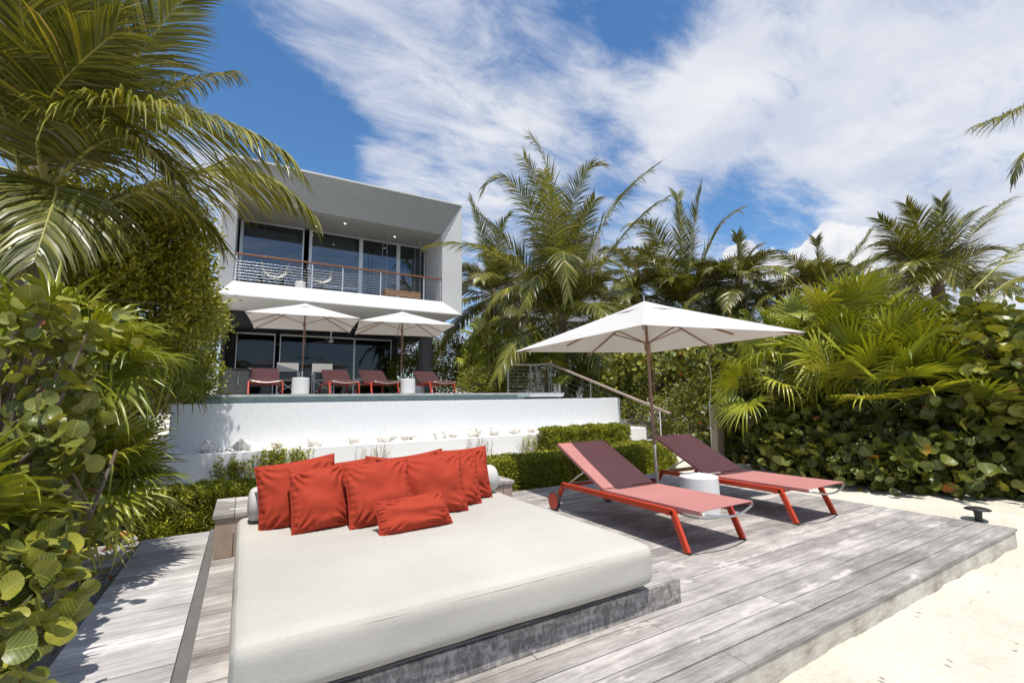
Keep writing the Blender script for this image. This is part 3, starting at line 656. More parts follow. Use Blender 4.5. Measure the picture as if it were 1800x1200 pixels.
# ------------------------------------------------------------------ railing by the pool stairs
def stair_rail():
    t = thing('stair_railing', 'cable railing with wooden handrail sloping down beside the pool', 'railing', (7.7, 12, 1.376))
    pts = [at(891, 640, 12), at(935, 641.5, 12), at(966, 638.5, 12)]
    end = at(1178, 727, 7.35); top = pts[-1]
    m = MB(); m.bar(pts[0], pts[1], .08, .04); m.bar(pts[1], pts[2], .08, .042); m.build('level_handrail', M['rail_wood'], t)
    m = MB(); m.bar(top, end, .10, .045); m.build('sloping_handrail', M['rail_wood'], t)
    for px in (892.5, 932, 942, 964):
        p = at(px, 641, 12); m = MB(); m.box((p[0]-.02, 11.98, 1.377), (p[0]+.02, 12.03, p[2]-.02)); m.build('post', M['steel'], t)
    for k in range(7):
        z = 1.46+k*.105; m = MB(); m.tube([(pts[0][0], 12, z), (pts[2][0], 12, z)], .0035, 5); m.build('cable', M['cable'], t)
    d = np.array(end)-np.array(top)
    for s, zb in ((.02, 1.22), (.42, .55), (.94, -.12)):
        p = top+d*s; m = MB(); m.box((p[0]-.02, p[1]-.02, zb), (p[0]+.02, p[1]+.02, p[2]-.02)); m.build('post', M['steel'], t)
    for k in range(1, 5):
        o = k*.17; m = MB(); m.tube([tuple(top+d*.02-np.array([0, 0, o])), tuple(top+d*.94-np.array([0, 0, o]))], .003, 5); m.build('cable', M['cable'], t)
    m = MB(); x = top[0]
    for k in range(9):
        m.box((x-.0, 11.9-k*.5-.5, -.15), (x+1.0, 11.9-k*.5, 1.2-k*.15))
    tag(m.build('stairs', M['coping']), 'stone steps down beside the pool', None, None, 'structure')
stair_rail()

# ------------------------------------------------------------------ umbrellas
def make_umbrella(h=2.45, rim=1.88, half=1.215, label='', group=None):
    t = thing('patio_umbrella', label, 'umbrella', (0, 0, 0), 0, group)
    n = 10; vs = []; fs = []; top = h-.06
    # canopy as four sagging panels from a small cap ring to the square rim
    cr = [(-1, -1), (1, -1), (1, 1), (-1, 1)]
    for s in range(4):
        a = cr[s]; b_ = cr[(s+1) % 4]; k0 = len(vs)
        for i in range(n+1):
            u = i/n; r = .03+(half-.03)*u
            for j in range(n+1):
                v = j/n; e = 1-abs(2*v-1)
                x = (a[0]*(1-v)+b_[0]*v)*r; y = (a[1]*(1-v)+b_[1]*v)*r
                pull = 1-.018*u*(e*(2-e)); sag = .035*math.sin(PI*u)*e
                vs.append((x*pull, y*pull, top-(top-rim)*u-sag+.012*u*u*0))
        for i in range(n):
            for j in range(n): q = k0+i*(n+1)+j; fs.append((q, q+n+1, q+n+2, q+1))
    m = MB(); m.add(vs, fs); c = m.build('canopy', M['canvas'], t, world=False)
    so_ = c.modifiers.new('thick', 'SOLIDIFY'); so_.thickness = .004
    # raised vent cap
    m = MB(); q = .30; z1 = h-.035; z2 = h-.06-.247*(h-.06-rim)+.004; m.add([(0, 0, z1), (-q, -q, z2), (q, -q, z2), (q, q, z2), (-q, q, z2)], [(0, 1, 2), (0, 2, 3), (0, 3, 4), (0, 4, 1)])
    vc = m.build('vent_cap', M['canvas'], c, world=False); so_ = vc.modifiers.new('thick', 'SOLIDIFY'); so_.thickness = .004
    m = MB(); m.tube([(0, 0, .02), (0, 0, .62)], .021, 14); m.build('lower_sleeve', M['steel'], t, smooth=False, world=False)
    m = MB(); m.tube([(0, 0, .62), (0, 0, h-.05)], .019, 14); m.build('pole', M['umb_pole'], t, world=False)
    m = MB(); m.tube([(0, 0, h-.03), (0, 0, h+.045)], .008, 8); m.build('finial', M['steel'], t, world=False)
    m = MB(); m.lathe([(.034, 0), (.036, .02), (.036, .09), (.028, .10)], (0, 0, rim-.10), 14); m.build('hub', M['umb_pole'], t, world=False)
    m = MB(); m.tube([(.02, -.02, rim-.06), (.04, -.03, rim-.3), (.03, -.03, rim-.62), (.022, -.02, rim-.5)], .005, 6); m.build('pull_cord', M['umb_pole'], t, world=False)
    for k in range(8):
        a = k*PI/4; L = half*(math.sqrt(2) if k % 2 else 1)*.985; dx, dy = math.cos(a), math.sin(a)
        zt = top-.035
        def pt(f): return (dx*L*f, dy*L*f, zt-(top-rim)*f+(0.0 if k % 2 else -.018))
        m = MB(); m.bar(pt(.03), pt(1.0), .014, .02); rb = m.build('rib', M['umb_pole'], t, world=False)
        f = .52
        if k % 2 == 0: m = MB(); m.bar((dx*.03, dy*.03, rim+.0), pt(f), .012, .015); m.build('strut', M['umb_pole'], rb, world=False)
    m = MB(); m.lathe([(.20, 0), (.20, .02), (.03, .03), (.028, .1)], (0, 0, .002), 28); m.build('base_plate', M['steel'], t, world=False)
    return t
u1 = make_umbrella(label='large white umbrella with bronze pole between the two front loungers')
u1.location = (4.41, 4.06, 0.001); u1.rotation_euler = (0.0, math.radians(-1.6), math.radians(-3.0)); u1.scale = (1.02, 1.02, 1)
for i, (px, py, lab) in enumerate(((530, 690, 'left white umbrella on the pool terrace below the balcony'), (705, 690, 'right white umbrella on the pool terrace in front of the glass doors'))):
    u = copy_tree(u1); Yu = 13.0; p = at(px, py, Yu); u.location = (p[0], Yu, 1.378); u.scale = (1.04, 1.04, 1.0); u.rotation_euler = (0, 0, math.radians(-9 if i else -5))
    tag(u, lab, 'umbrella', 'white umbrellas on the upper terrace')

# ------------------------------------------------------------------ loungers
def make_lounger(label):
    t = thing('sun_lounger', label, 'sun lounger', (0, 0, 0))
    w = .345; zr = .285
    def P(m, name, mat, **k): return m.build(name, mat, t, world=False, **k)
    for s in (-1, 1):
        x = s*w
        m = MB(); m.bar((x, .11, zr), (x, 1.585, zr-.005), .034, .05); P(m, 'side_rail', M['red_metal'], bevel=.005)
        m = MB(); m.bar((x, .125, zr+.012), (x, -.005, .006), .034, .046, (0, 1, 0)); lg = P(m, 'leg', M['red_metal'], bevel=.004)
        f = MB(); f.box((x-.019, -.032, 0), (x+.019, .025, .006)); f.build('foot_pad', M['rubber'], lg, world=False)
        m = MB(); m.bar((x, 1.565, zr+.008), (x, 1.695, .10), .034, .042, (0, 1, 0)); P(m, 'leg', M['red_metal'], bevel=.004)
        wh = MB(); wx = x+s*.035
        wh.tube([(wx-.014, 1.70, .095), (wx+.014, 1.70, .095)], .094, 28); wo = P(wh, 'wheel', M['rubber'])
        cp = MB(); cp.tube([(wx-.0165, 1.70, .095), (wx+.0165, 1.70, .095)], .083, 28); cp.build('hub_cap', M['red_metal'], wo, world=False)
    m = MB(); m.bar((-w, 1.55, zr-.01), (w, 1.55, zr-.01), .03, .03); m.bar((-w, .18, zr-.02), (w, .18, zr-.02), .03, .03); P(m, 'cross_bar', M['red_metal'])
    # seat sling with slim wrapped side frames
    def sling(a, b_, name, half, sag):
        n = 14; k = 10; a = Vector(a); b_ = Vector(b_); d = (b_-a).normalized(); up = Vector((1, 0, 0)).cross(d); vs = []; fs = []
        for i in range(n+1):
            for j in range(k+1):
                u = i/n; v = j/k*2-1; p = a.lerp(b_, u); q = sag*math.sin(PI*u)*(1-v*v)
                vs.append(tuple(p+Vector((v*half, 0, 0))-up*q))
        for i in range(n):
            for j in range(k): r = i*(k+1)+j; fs.append((r, r+1, r+k+2, r+k+1))
        mm = MB(); mm.add(vs, fs)
        for s in (-1, 1): mm.bar(a+Vector((s*(half-.012), 0, 0))-up*.016, b_+Vector((s*(half-.012), 0, 0))-up*.016, .024, .030, tuple(up))
        o = P(mm, name, M['pink']); so_ = o.modifiers.new('thick', 'SOLIDIFY'); so_.thickness = .004; return o
    sling((0, -.125, .335), (0, .96, .325), 'seat', .335, .012)
    bk = sling((0, .955, .335), (0, 1.675, .705), 'backrest', .335, .012)
    m = MB(); m.tube([(-.30, 1.25, .46), (-.30, 1.53, .30), (.30, 1.53, .30), (.30, 1.25, .46)], .009, 8); m.build('backrest_support', M['steel'], bk, world=False)
    m = MB(); m.tube([(-.325+.65*i/14, -.135-.035*math.sin(PI*i/14), .315-.045*math.sin(PI*i/14)) for i in range(15)], .009, 8); P(m, 'handle', M['steel'], smooth=True)
    
    return t
l1 = make_lounger('near red framed lounger with rose sling closest to the daybed')
l1.location = (3.345, 2.50, .001); l1.rotation_euler = (0, 0, 0)
l2 = copy_tree(l1); l2.location = (4.86, 2.50, .001); tag(l2, 'red framed lounger beyond the umbrella pole nearest the plants', 'sun lounger')
for l in (l1, l2): l['group'] = 'pair of loungers on the grey deck'
labs = ['terrace lounger beside the dark cabinet, leftmost of the upper row', 'terrace lounger just right of the left white stool', 'terrace lounger just left of the right white stool', 'rightmost terrace lounger, right of the right umbrella pole']
for i, (a, b) in enumerate(((435, 497), (579, 632), (653, 701), (757, 801))):
    l = copy_tree(l1); x = (at(a, 692, 11.85)[0]+at(b, 692, 11.85)[0])/2; l.location = (x, 11.85, 1.378); tag(l, labs[i], 'sun lounger', 'loungers on the upper pool terrace')

# ------------------------------------------------------------------ stools
def make_stool(label):
    m = MB(); r = .192; h = .39
    m.lathe([(r-.012, 0), (r-.004, .006), (r, .02), (r*1.0, h*.5), (r-.003, h-.012), (r-.010, h-.003), (r-.022, h), (r-.04, h-.006), (.001, h-.007)], (0, 0, 0), 48)
    o = m.build('side_table', M['ceramic']); tag(o, label, 'side table', 'white drum side tables'); return o
s1 = make_stool('white drum side table between the two front loungers'); s1.location = (4.10, 3.22, .001)
for px, lab in ((527.5, 'white drum table at the foot of the left terrace umbrella'), (716, 'white drum table at the foot of the right terrace umbrella')):
    o = s1.copy(); COL.objects.link(o); p = at(px, 690, 11.9); o.location = (p[0], 11.86, 1.378); tag(o, lab)
s2 = s1.copy(); COL.objects.link(s2); p = at(737, 690, 12.9); s2.location = (p[0], 12.9, 1.378); s2.scale = (.75, .75, .6); tag(s2, 'small low grey white table behind the rightmost terrace lounger')
p = at(528, 500, 17.2); s3 = s1.copy(); COL.objects.link(s3); s3.location = (p[0], 17.2, 4.872); s3.scale = (.95, .95, 1.3); tag(s3, 'white drum table on the balcony between the two butterfly chairs')

# ------------------------------------------------------------------ daybed
def rounded_box(lo, hi, r, name, mat, parent, puff=.006, seed=0, nx=60, ny=60, nz_=14):
    lo = np.array(lo); hi = np.array(hi); c = (lo+hi)/2; h = (hi-lo)/2
    parts = []
    def face(ax, sg):
        ax1, ax2 = [a for a in range(3) if a != ax]; n = {0: nx, 1: ny, 2: nz_}
        g1 = np.linspace(-1, 1, n[ax1]); g2 = np.linspace(-1, 1, n[ax2]); A, B = np.meshgrid(g1, g2, indexing='ij')
        P = np.zeros(A.shape+(3,)); P[..., ax] = sg; P[..., ax1] = A; P[..., ax2] = B
        idx = np.arange(A.size).reshape(A.shape); q = np.stack([idx[:-1, :-1], idx[1:, :-1], idx[1:, 1:], idx[:-1, 1:]], -1).reshape(-1, 4)
        if sg*(1 if ax != 1 else -1) < 0: q = q[:, ::-1]
        parts.append((P.reshape(-1, 3), q, np.full(A.size, .5)))
    for ax in range(3):
        for sg in (-1, 1): face(ax, sg)
    V, Q, Rr = merge(parts); V = V*h
    inner = np.clip(V, -(h-r), h-r); d = V-inner; L = np.linalg.norm(d, axis=1, keepdims=True); V2 = inner+d/np.maximum(L, 1e-9)*np.minimum(L, r)
    # puffed faces and soft unevenness
    U = V2/h
    V2[:, 2] += np.where(U[:, 2] > .3, puff*(1-np.abs(U[:, 0])**6)*(1-np.abs(U[:, 1])**6), 0)
    for i in range(len(V2)):
        p = V2[i]; q = Vector((p[0]*3, p[1]*3, p[2]*6+seed)); k = mnoise.noise(q)*.005+mnoise.noise(q*3)*.0022+mnoise.noise(Vector((p[0]*2.2, p[1]*2.2, 5)))*.002
        dd = d[i]/max(L[i, 0], 1e-9) if L[i, 0] > 1e-6 else np.array([0, 0, 1.0])
        V2[i] = p+dd*k
    return np_mesh(name, V2+c, Q, Rr, mat, parent, True, tuple(parent_loc(parent)) if parent else None)
def daybed():
    t = thing('daybed', 'wide low daybed mattress in pale grey canvas on the timber platform', 'daybed', (1.0, 2.9, PZ))
    rounded_box((0.0, 1.90, PZ+.035), (2.02, 4.02, .386), .055, 'mattress', M['mattress'], t, seed=3, nz_=10)
    m = MB(); m.box((.12, 2.06, PZ+.002), (1.96, 3.9, PZ+.036)); m.build('base', M['black'], t)
    m = MB()   # piping seam round the mattress top
    z = .372; a = .004
    pts = [(-a+.012, 1.908, z)]; pts = [(.02, 1.901, z-.012), (1.0, 1.897, z-.014), (2.02, 1.901, z-.012)]
    m.tube([(.05, 1.913, .352), (.5, 1.909, .352), (1.0, 1.907, .352), (1.5, 1.908, .352), (1.96, 1.913, .352)], .0035, 6); m.build('piping', M['mattress'], t)
daybed()
def bolster():
    m = MB(); r = .115; L0, L1 = .055, 1.97; prof = []
    n = 28; pts = []; rs = []
    for u, q in ((0, .25), (.004, .62), (.015, .86), (.035, .97), (.06, 1.0)): pts.append((L0+u, 3.70, .508)); rs.append(r*q)
    for i in range(1, 20): pts.append((L0+.06+(L1-L0-.12)*i/20, 3.70, .508)); rs.append(r*(1+.02*math.sin(i*1.7)))
    for u, q in ((.06, 1.0), (.035, .97), (.015, .86), (.004, .62), (0, .25)): pts.append((L1-u, 3.70, .508)); rs.append(r*q)
    m.tube(pts, rs, 32); o = m.build('bolster', M['bolster'], smooth=True); tag(o, 'long white cylindrical bolster behind the red pillows', 'bolster')
bolster()

def pillow(name, label, w, h, th, base, tilt, roll, yaw, seed, group='red throw pillows on the daybed', sink=.015):
    n = 48; rg = random.Random(seed); parts = []; U = np.linspace(-1, 1, n)
    A, B = np.meshgrid(U, U, indexing='ij')
    off = Vector((rg.random()*50, rg.random()*50, rg.random()*50)); ph = [rg.uniform(0, 6) for _ in range(4)]; cs = [rg.uniform(.05, .11) for _ in range(4)]
    def surf(sg):
        V = np.zeros(A.shape+(3,))
        for i in range(n):
            for j in range(n):
                u, v = A[i, j], B[i, j]
                ex = 1-.06*(1-v*v)**1.0*abs(u)**2; ez = 1-.06*(1-u*u)*abs(v)**2
                x = u*w/2*ex; z = v*h/2*ez
                prof = max(0, (1-abs(u)**2.6))**.55*max(0, (1-abs(v)**2.6))**.55
                y = sg*th/2*prof
                edge = 1-prof
                # folds running in from the corners and the seams
                wr = mnoise.noise(Vector((u*1.6, v*1.6, sg*3))+off)*.030*prof
                wr += mnoise.noise(Vector((u*4, v*4, sg*3))+off)*.010*(.35+edge)*min(1, prof*3)
                for c, (cu, cv) in enumerate(((-1, -1), (1, -1), (1, 1), (-1, 1))):
                    dx, dz = u-cu, v-cv; r = math.hypot(dx, dz); an = math.atan2(dz, dx)
                    wr += cs[c]*.11*math.exp(-((r-.45)/.30)**2)*math.sin(an*15+ph[c]+2*math.sin(r*4))*min(1, prof*2.5)
                eu = 1-abs(u); ev = 1-abs(v)
                wr += .0045*math.sin(v*31+ph[0]+3*u)*math.exp(-((eu-.10)/.09)**2)+.0045*math.sin(u*29+ph[1]+3*v)*math.exp(-((ev-.10)/.09)**2)
                V[i, j] = (x, y+sg*wr, z)
        idx = np.arange(A.size).reshape(A.shape); q = np.stack([idx[:-1, :-1], idx[1:, :-1], idx[1:, 1:], idx[:-1, 1:]], -1).reshape(-1, 4)
        if sg > 0: q = q[:, ::-1]
        return V.reshape(-1, 3), q, np.full(A.size, .5)
    V, Q, Rr = merge([surf(-1), surf(1)])
    # the lower edge settles under its own weight
    zz = V[:, 2]; low = np.clip((-zz-h*.25)/(h*.25), 0, 1); V[:, 1] *= 1+.35*low*(1-low)
    V[:, 2] += h/2-sink
    o = np_mesh(name, V, Q, Rr, M['red']); tag(o, label, 'pillow', group)
    m = MB(); pts = []
    k = 24
    for s in range(4):
        for i in range(k):
            f = i/k*2-1; u, v = [(f, -1), (1, f), (-f, 1), (-1, -f)][s]
            ex = 1-.06*(1-v*v)*abs(u)**2; ez = 1-.06*(1-u*u)*abs(v)**2
            pts.append((u*w/2*ex, 0, v*h/2*ez+h/2-sink))
    pts.append(pts[0]); m.tube(pts, .0032, 5, cap=False); m.build('seam', M['red_seam'], o, world=False)
    o.location = (base[0], base[1], .398); o.rotation_euler = (-math.radians(tilt), math.radians(roll), math.radians(yaw)); return o
R_ = lambda *a: pillow('throw_pillow', *a)
# back row against the bolster, then the front row, then the lumbar pillow
R_('red pillow in the back row showing its peaked top left of centre', .46, .385, .14, (.70, 3.60), 16, -3, 4, 1)
R_('red pillow in the back row seen between the two middle front pillows', .46, .385, .14, (1.02, 3.585), 16, 6, -4, 2)
R_('red pillow in the back row with its pointed corner left of the gap', .46, .40, .14, (1.27, 3.60), 14, -6, 0, 3)
R_('large leftmost red pillow with a high pointed right corner against the bolster end', .50, .44, .16, (.365, 3.42), 17, -7, -6, 4)
R_('tall red pillow second from the left overlapping the leftmost one', .37, .41, .15, (.475, 3.24), 21, -1, 8, 5)
R_('large square red pillow in the middle behind the small rectangular one', .46, .43, .16, (.845, 3.15), 21, -2, 6, 6)
R_('large square red pillow right of the middle beside the slim ones', .46, .44, .16, (1.235, 3.20), 20, -3, -8, 7)
R_('rightmost red pillow leaning against the right bolster end', .46, .425, .15, (1.60, 3.50), 15, -2, -4, 9)
R_('slim visible red pillow sandwiched between the two right pillows', .43, .41, .14, (1.44, 3.35), 17, -1, -6, 8)
R_('small rectangular red lumbar pillow lying in front of the others', .49, .225, .13, (.985, 2.90), 30, -3, 3, 10)

def box_table(name, label, x0, x1, y0, y1, zt):
    t = thing(name, label, 'side table', ((x0+x1)/2, (y0+y1)/2, PZ))
    m = MB(); k = 2; ov = .015
    for i in range(k):
        m.cur = .15+.5*i; a = x0-ov+(x1-x0+2*ov)*i/k; b_ = x0-ov+(x1-x0+2*ov)*(i+1)/k; m.box((a+.002, y0-ov, zt-.03), (b_-.002, y1+ov, zt))
    m.build('top', M['deck'], t, bevel=.002)
    n = max(2, int(round((x1-x0)/.12))); m = MB(); rg = random.Random(int(x0*100))
    for i in range(n):
        m.cur = rg.random(); a = x0+(x1-x0)*i/n; b_ = x0+(x1-x0)*(i+1)/n; m.box((a+.002, y0, PZ+.002), (b_-.002, y0+.02, zt-.031))
    for i in range(4):
        m.cur = rg.random(); a = y0+.021+(y1-y0-.03)*i/4; b_ = y0+.021+(y1-y0-.03)*(i+1)/4; m.box((x0+.001, a+.002, PZ+.002), (x0+.02, b_-.002, zt-.031)); m.box((x1-.02, a+.002, PZ+.002), (x1-.001, b_-.002, zt-.031))
    m.build('panelling', M['teak'], t, bevel=.002)
    return t
b1 = box_table('box_table', 'square weathered timber side box left of the daybed bolster', -.135, .10, 3.885, 4.48, .43)
b2 = box_table('box_table', 'narrow weathered timber side box right of the daybed bolster', 2.06, 2.26, 3.885, 4.48, .43)
m = MB(); m.box((-.05, 4.0, .431), (.07, 4.03, .4325)); m.build('plaque', M['ceramic'], b1)

# ------------------------------------------------------------------ small things
def path_light():
    p = atZ(1721, 916, -.13); t = thing('path_light', 'black mushroom path light standing in the sand', 'path light', (p[0], p[1], -.14))
    m = MB(); m.lathe([(.028, 0), (.032, .02), (.030, .06), (.034, .10), (.045, .125)], (0, 0, 0), 20); m.build('stem', M['black'], t, world=False, smooth=True)
    m = MB(); m.lathe([(.105, 0), (.108, .004), (.085, .018), (.04, .028), (.004, .031)], (0, 0, .128), 32); m.build('cap', M['black'], t, world=False, smooth=True)
path_light()
def shower():
    p = atZ(1262, 814, -.1); X, Y = p[0], p[1]
    b = atX(1268, 812, X); top = at(1256, 712, Y)
    t = thing('outdoor_shower', 'sun bleached timber shower post with thin steel pipe beside the plants', 'shower', (X, Y, -.12))
    lean = Vector((top[0]-X, 0, 0))
    m = MB(); m.cur = .6; m.bar((X+.02, Y, -.12), (top[0]+.03, Y, top[2]), .20, .16, (0, 1, 0)); m.build('post', M['post_wood'], t, bevel=.008)
    hx = at(1245, 640, Y-.1); bz = at(1250, 760, Y-.1)
    x1 = at(1247, 712, Y-.13)[0]
    m = MB(); zt = hx[2]
    m.tube([(x1, Y-.13, .15), (x1, Y-.13, top[2]), (hx[0]+.03, Y-.13, zt-.25), (hx[0]+.0, Y-.13, zt-.03), (hx[0]-.03, Y-.13, zt+.02), (hx[0]-.09, Y-.13, zt+.03)], .009, 8); m.build('pipe', M['steel'], t, smooth=True)
    m = MB(); z = top[2]-.05; m.tube([(x1-.10, Y-.13, z), (x1+.05, Y-.13, z)], .013, 8)
    m.build('valve', M['steel'], t); m = MB()
    for z in (top[2]-.42,): m.tube([(x1-.10, Y-.13, z), (x1+.06, Y-.13, z)], .014, 8); m.tube([(x1-.02, Y-.17, z), (x1-.02, Y-.09, z)], .02, 8)
    m.build('valve', M['steel'], t)
shower()

def director_chair(label, px, Y):
    p = at(px, 690, Y); t = thing('director_chair', label, 'chair', (p[0], Y, 1.378), 0, 'white director chairs under the balcony')
    w = .27
    for s in (-1, 1):
        m = MB(); m.bar((s*w, -.22, .01), (s*w, -.22, .62), .025, .025); m.build('leg', M['alu'], t, world=False)
        m = MB(); m.bar((s*w, .22, .01), (s*w, .24, .95), .025, .025); m.build('leg', M['alu'], t, world=False)
        m = MB(); m.bar((s*w, -.25, .63), (s*w, .25, .63), .045, .02); m.build('armrest', M['ceramic'], t, world=False)
    m = MB(); m.bar((-w, -.2, .08), (w, -.2, .42), .02, .02); m.bar((w, -.185, .08), (-w, -.185, .42), .02, .02); m.build('cross_brace', M['alu'], t, world=False)
    m = MB(); m.box((-w, -.22, .43), (w, .22, .45)); m.build('seat', M['bolster'], t, world=False)
    m = MB(); m.box((-w-.01, .225, .70), (w+.01, .245, .95)); m.build('backrest', M['bolster'], t, world=False)
director_chair('white director chair behind the left umbrella pole, left one', 505, 14.4)
director_chair('white director chair partly hidden by the second terrace lounger', 567, 14.4)

def cabinet():
    p = at(415, 690, 13.2); t = thing('grill_cabinet', 'dark grey outdoor cabinet at the left end of the terrace', 'cabinet', (p[0], 13.3, 1.378))
    m = MB(); m.box((-.30, -.3, .04), (.30, .3, .62)); m.build('body', M['dark_grey'], t, world=False, bevel=.008)
    m = MB(); m.box((-.31, -.31, .621), (.31, .31, .65)); m.build('lid', M['black'], t, world=False, bevel=.006)
    m = MB(); m.box((.006, -.312, .06), (.28, -.301, .58)); m.box((-.28, -.312, .06), (-.004, -.301, .58)); d = m.build('door', M['dark_grey'], t, world=False, bevel=.003)
    m = MB(); m.tube([(.03, -.33, .25), (.03, -.33, .45)], .008, 8); m.build('handle', M['steel'], d, world=False)
cabinet()
def butterfly_chair(px, label):
    Y = 17.0; p = at(px, 500, Y); t = thing('butterfly_chair', label, 'chair', (p[0], Y, 4.872), 0, 'butterfly chairs on the balcony')
    vs = []; fs = []; n = 10
    for i in range(n+1):
        for j in range(n+1):
            u = i/n*2-1; v = j/n   # v 0 front .. 1 back
            w = .30+.10*abs(2*v-1); z = .30+.36*v**1.6+.20*abs(u)**2*(0.4+abs(2*v-1))+.05*(1-v)**3; y = -.32+.62*v
            vs.append((u*w, y, z+.10*abs(u)**4*v))
    for i in range(n):
        for j in range(n): q = i*(n+1)+j; fs.append((q, q+n+1, q+n+2, q+1))
    m = MB(); m.add(vs, fs); o = m.build('sling', M['bolster'], t, world=False, smooth=True); s_ = o.modifiers.new('thick', 'SOLIDIFY'); s_.thickness = .008
    m = MB()
    for s in (-1, 1):
        m.tube([(s*.40, .3, .92), (-s*.28, -.28, .01), (-s*.05, -.30, .012)], .009, 6); m.tube([(s*.40, -.32, .58), (-s*.28, .28, .01), (-s*.05, .3, .012)], .009, 6)
    m.build('frame', M['black'], t, world=False); t.scale = (1.12, 1.12, 1.2)
butterfly_chair(482, 'white sling butterfly chair on the balcony, left one'); butterfly_chair(563, 'white sling butterfly chair on the balcony, right one')
def swing():
    Y = 17.2; a = at(674, 505, Y); b = at(734, 515, Y); t = thing('hanging_swing', 'wooden slatted swing bed hanging on ropes on the balcony', 'swing', ((a[0]+b[0])/2, Y, 4.872))
    m = MB(); zc = 5.36
    for k in range(8): m.box((a[0], Y-.35+k*.09, zc), (b[0], Y-.35+k*.09+.07, zc+.03))
    m.build('slatted_seat', M['slat_wood'], t, bevel=.003)
    m = MB()
    for k in range(4): m.box((a[0], Y-.38, zc-.22+k*.05), (b[0], Y-.36, zc-.18+k*.05))
    m.box((a[0], Y-.36, zc-.22), (a[0]+.04, Y+.36, zc-.002)); m.box((b[0]-.04, Y-.36, zc-.22), (b[0], Y+.36, zc-.002)); m.build('side_panel', M['slat_wood'], t)
    for x in (a[0]+.02, b[0]-.02):
        for y in (Y-.33, Y+.33):
            m = MB(); m.tube([(x, y, zc), (x, y, 7.74)], .008, 6); m.build('rope', M['cable'], t)
swing()
def ceiling_fan():
    p = at(582, 592, 17.5); t = thing('ceiling_fan', 'dark ceiling fan under the balcony between the terrace umbrellas', 'ceiling fan', (p[0], 17.5, 4.45))
    z = at(575, 597, 17.5)[2]-4.45
    m = MB(); m.tube([(0, 0, 0), (0, 0, z)], .015, 8); m.build('rod', M['alu'], t, world=False)
    m = MB(); m.lathe([(.03, 0), (.09, .03), (.09, .09), (.03, .12)], (0, 0, z-.1), 16); m.build('motor', M['alu'], t, world=False)
    for k in range(3):
        a = k*2*PI/3+.15; m = MB(); m.bar((.08*math.cos(a), .08*math.sin(a), z-.05), (.85*math.cos(a), .85*math.sin(a), z-.05), .13, .012); m.build('blade', M['interior_wood'], t, world=False)
ceiling_fan()
def lantern():
    p = at(590, 640, 22.2); t = thing('glass_lantern', 'cluster of glass globes on a table behind the glass doors', 'lantern', (p[0], 22.2, 1.378))
    m = MB(); m.box((-.5, -.3, .70), (.5, .3, .74))
    for x in (-.45, .45):
        for y in (-.25, .25): m.box((x-.02, y-.02, 0), (x+.02, y+.02, .70))
    m.build('table', M['interior_wood'], t, world=False)
    m = MB(); rg = random.Random(3)
    for k in range(16):
        x = rg.uniform(-.32, .32); y = rg.uniform(-.15, .15); z = rg.uniform(1.0, 1.35); r = .05
        m.lathe([(.005, -r), (r*.7, -r*.7), (r, 0), (r*.7, r*.7), (.005, r)], (x, y, z), 8)
    m.tube([(0, 0, .74), (0, 0, 1.3)], .012, 6); m.build('globes', M['alu'], t, world=False, smooth=True)
lantern()

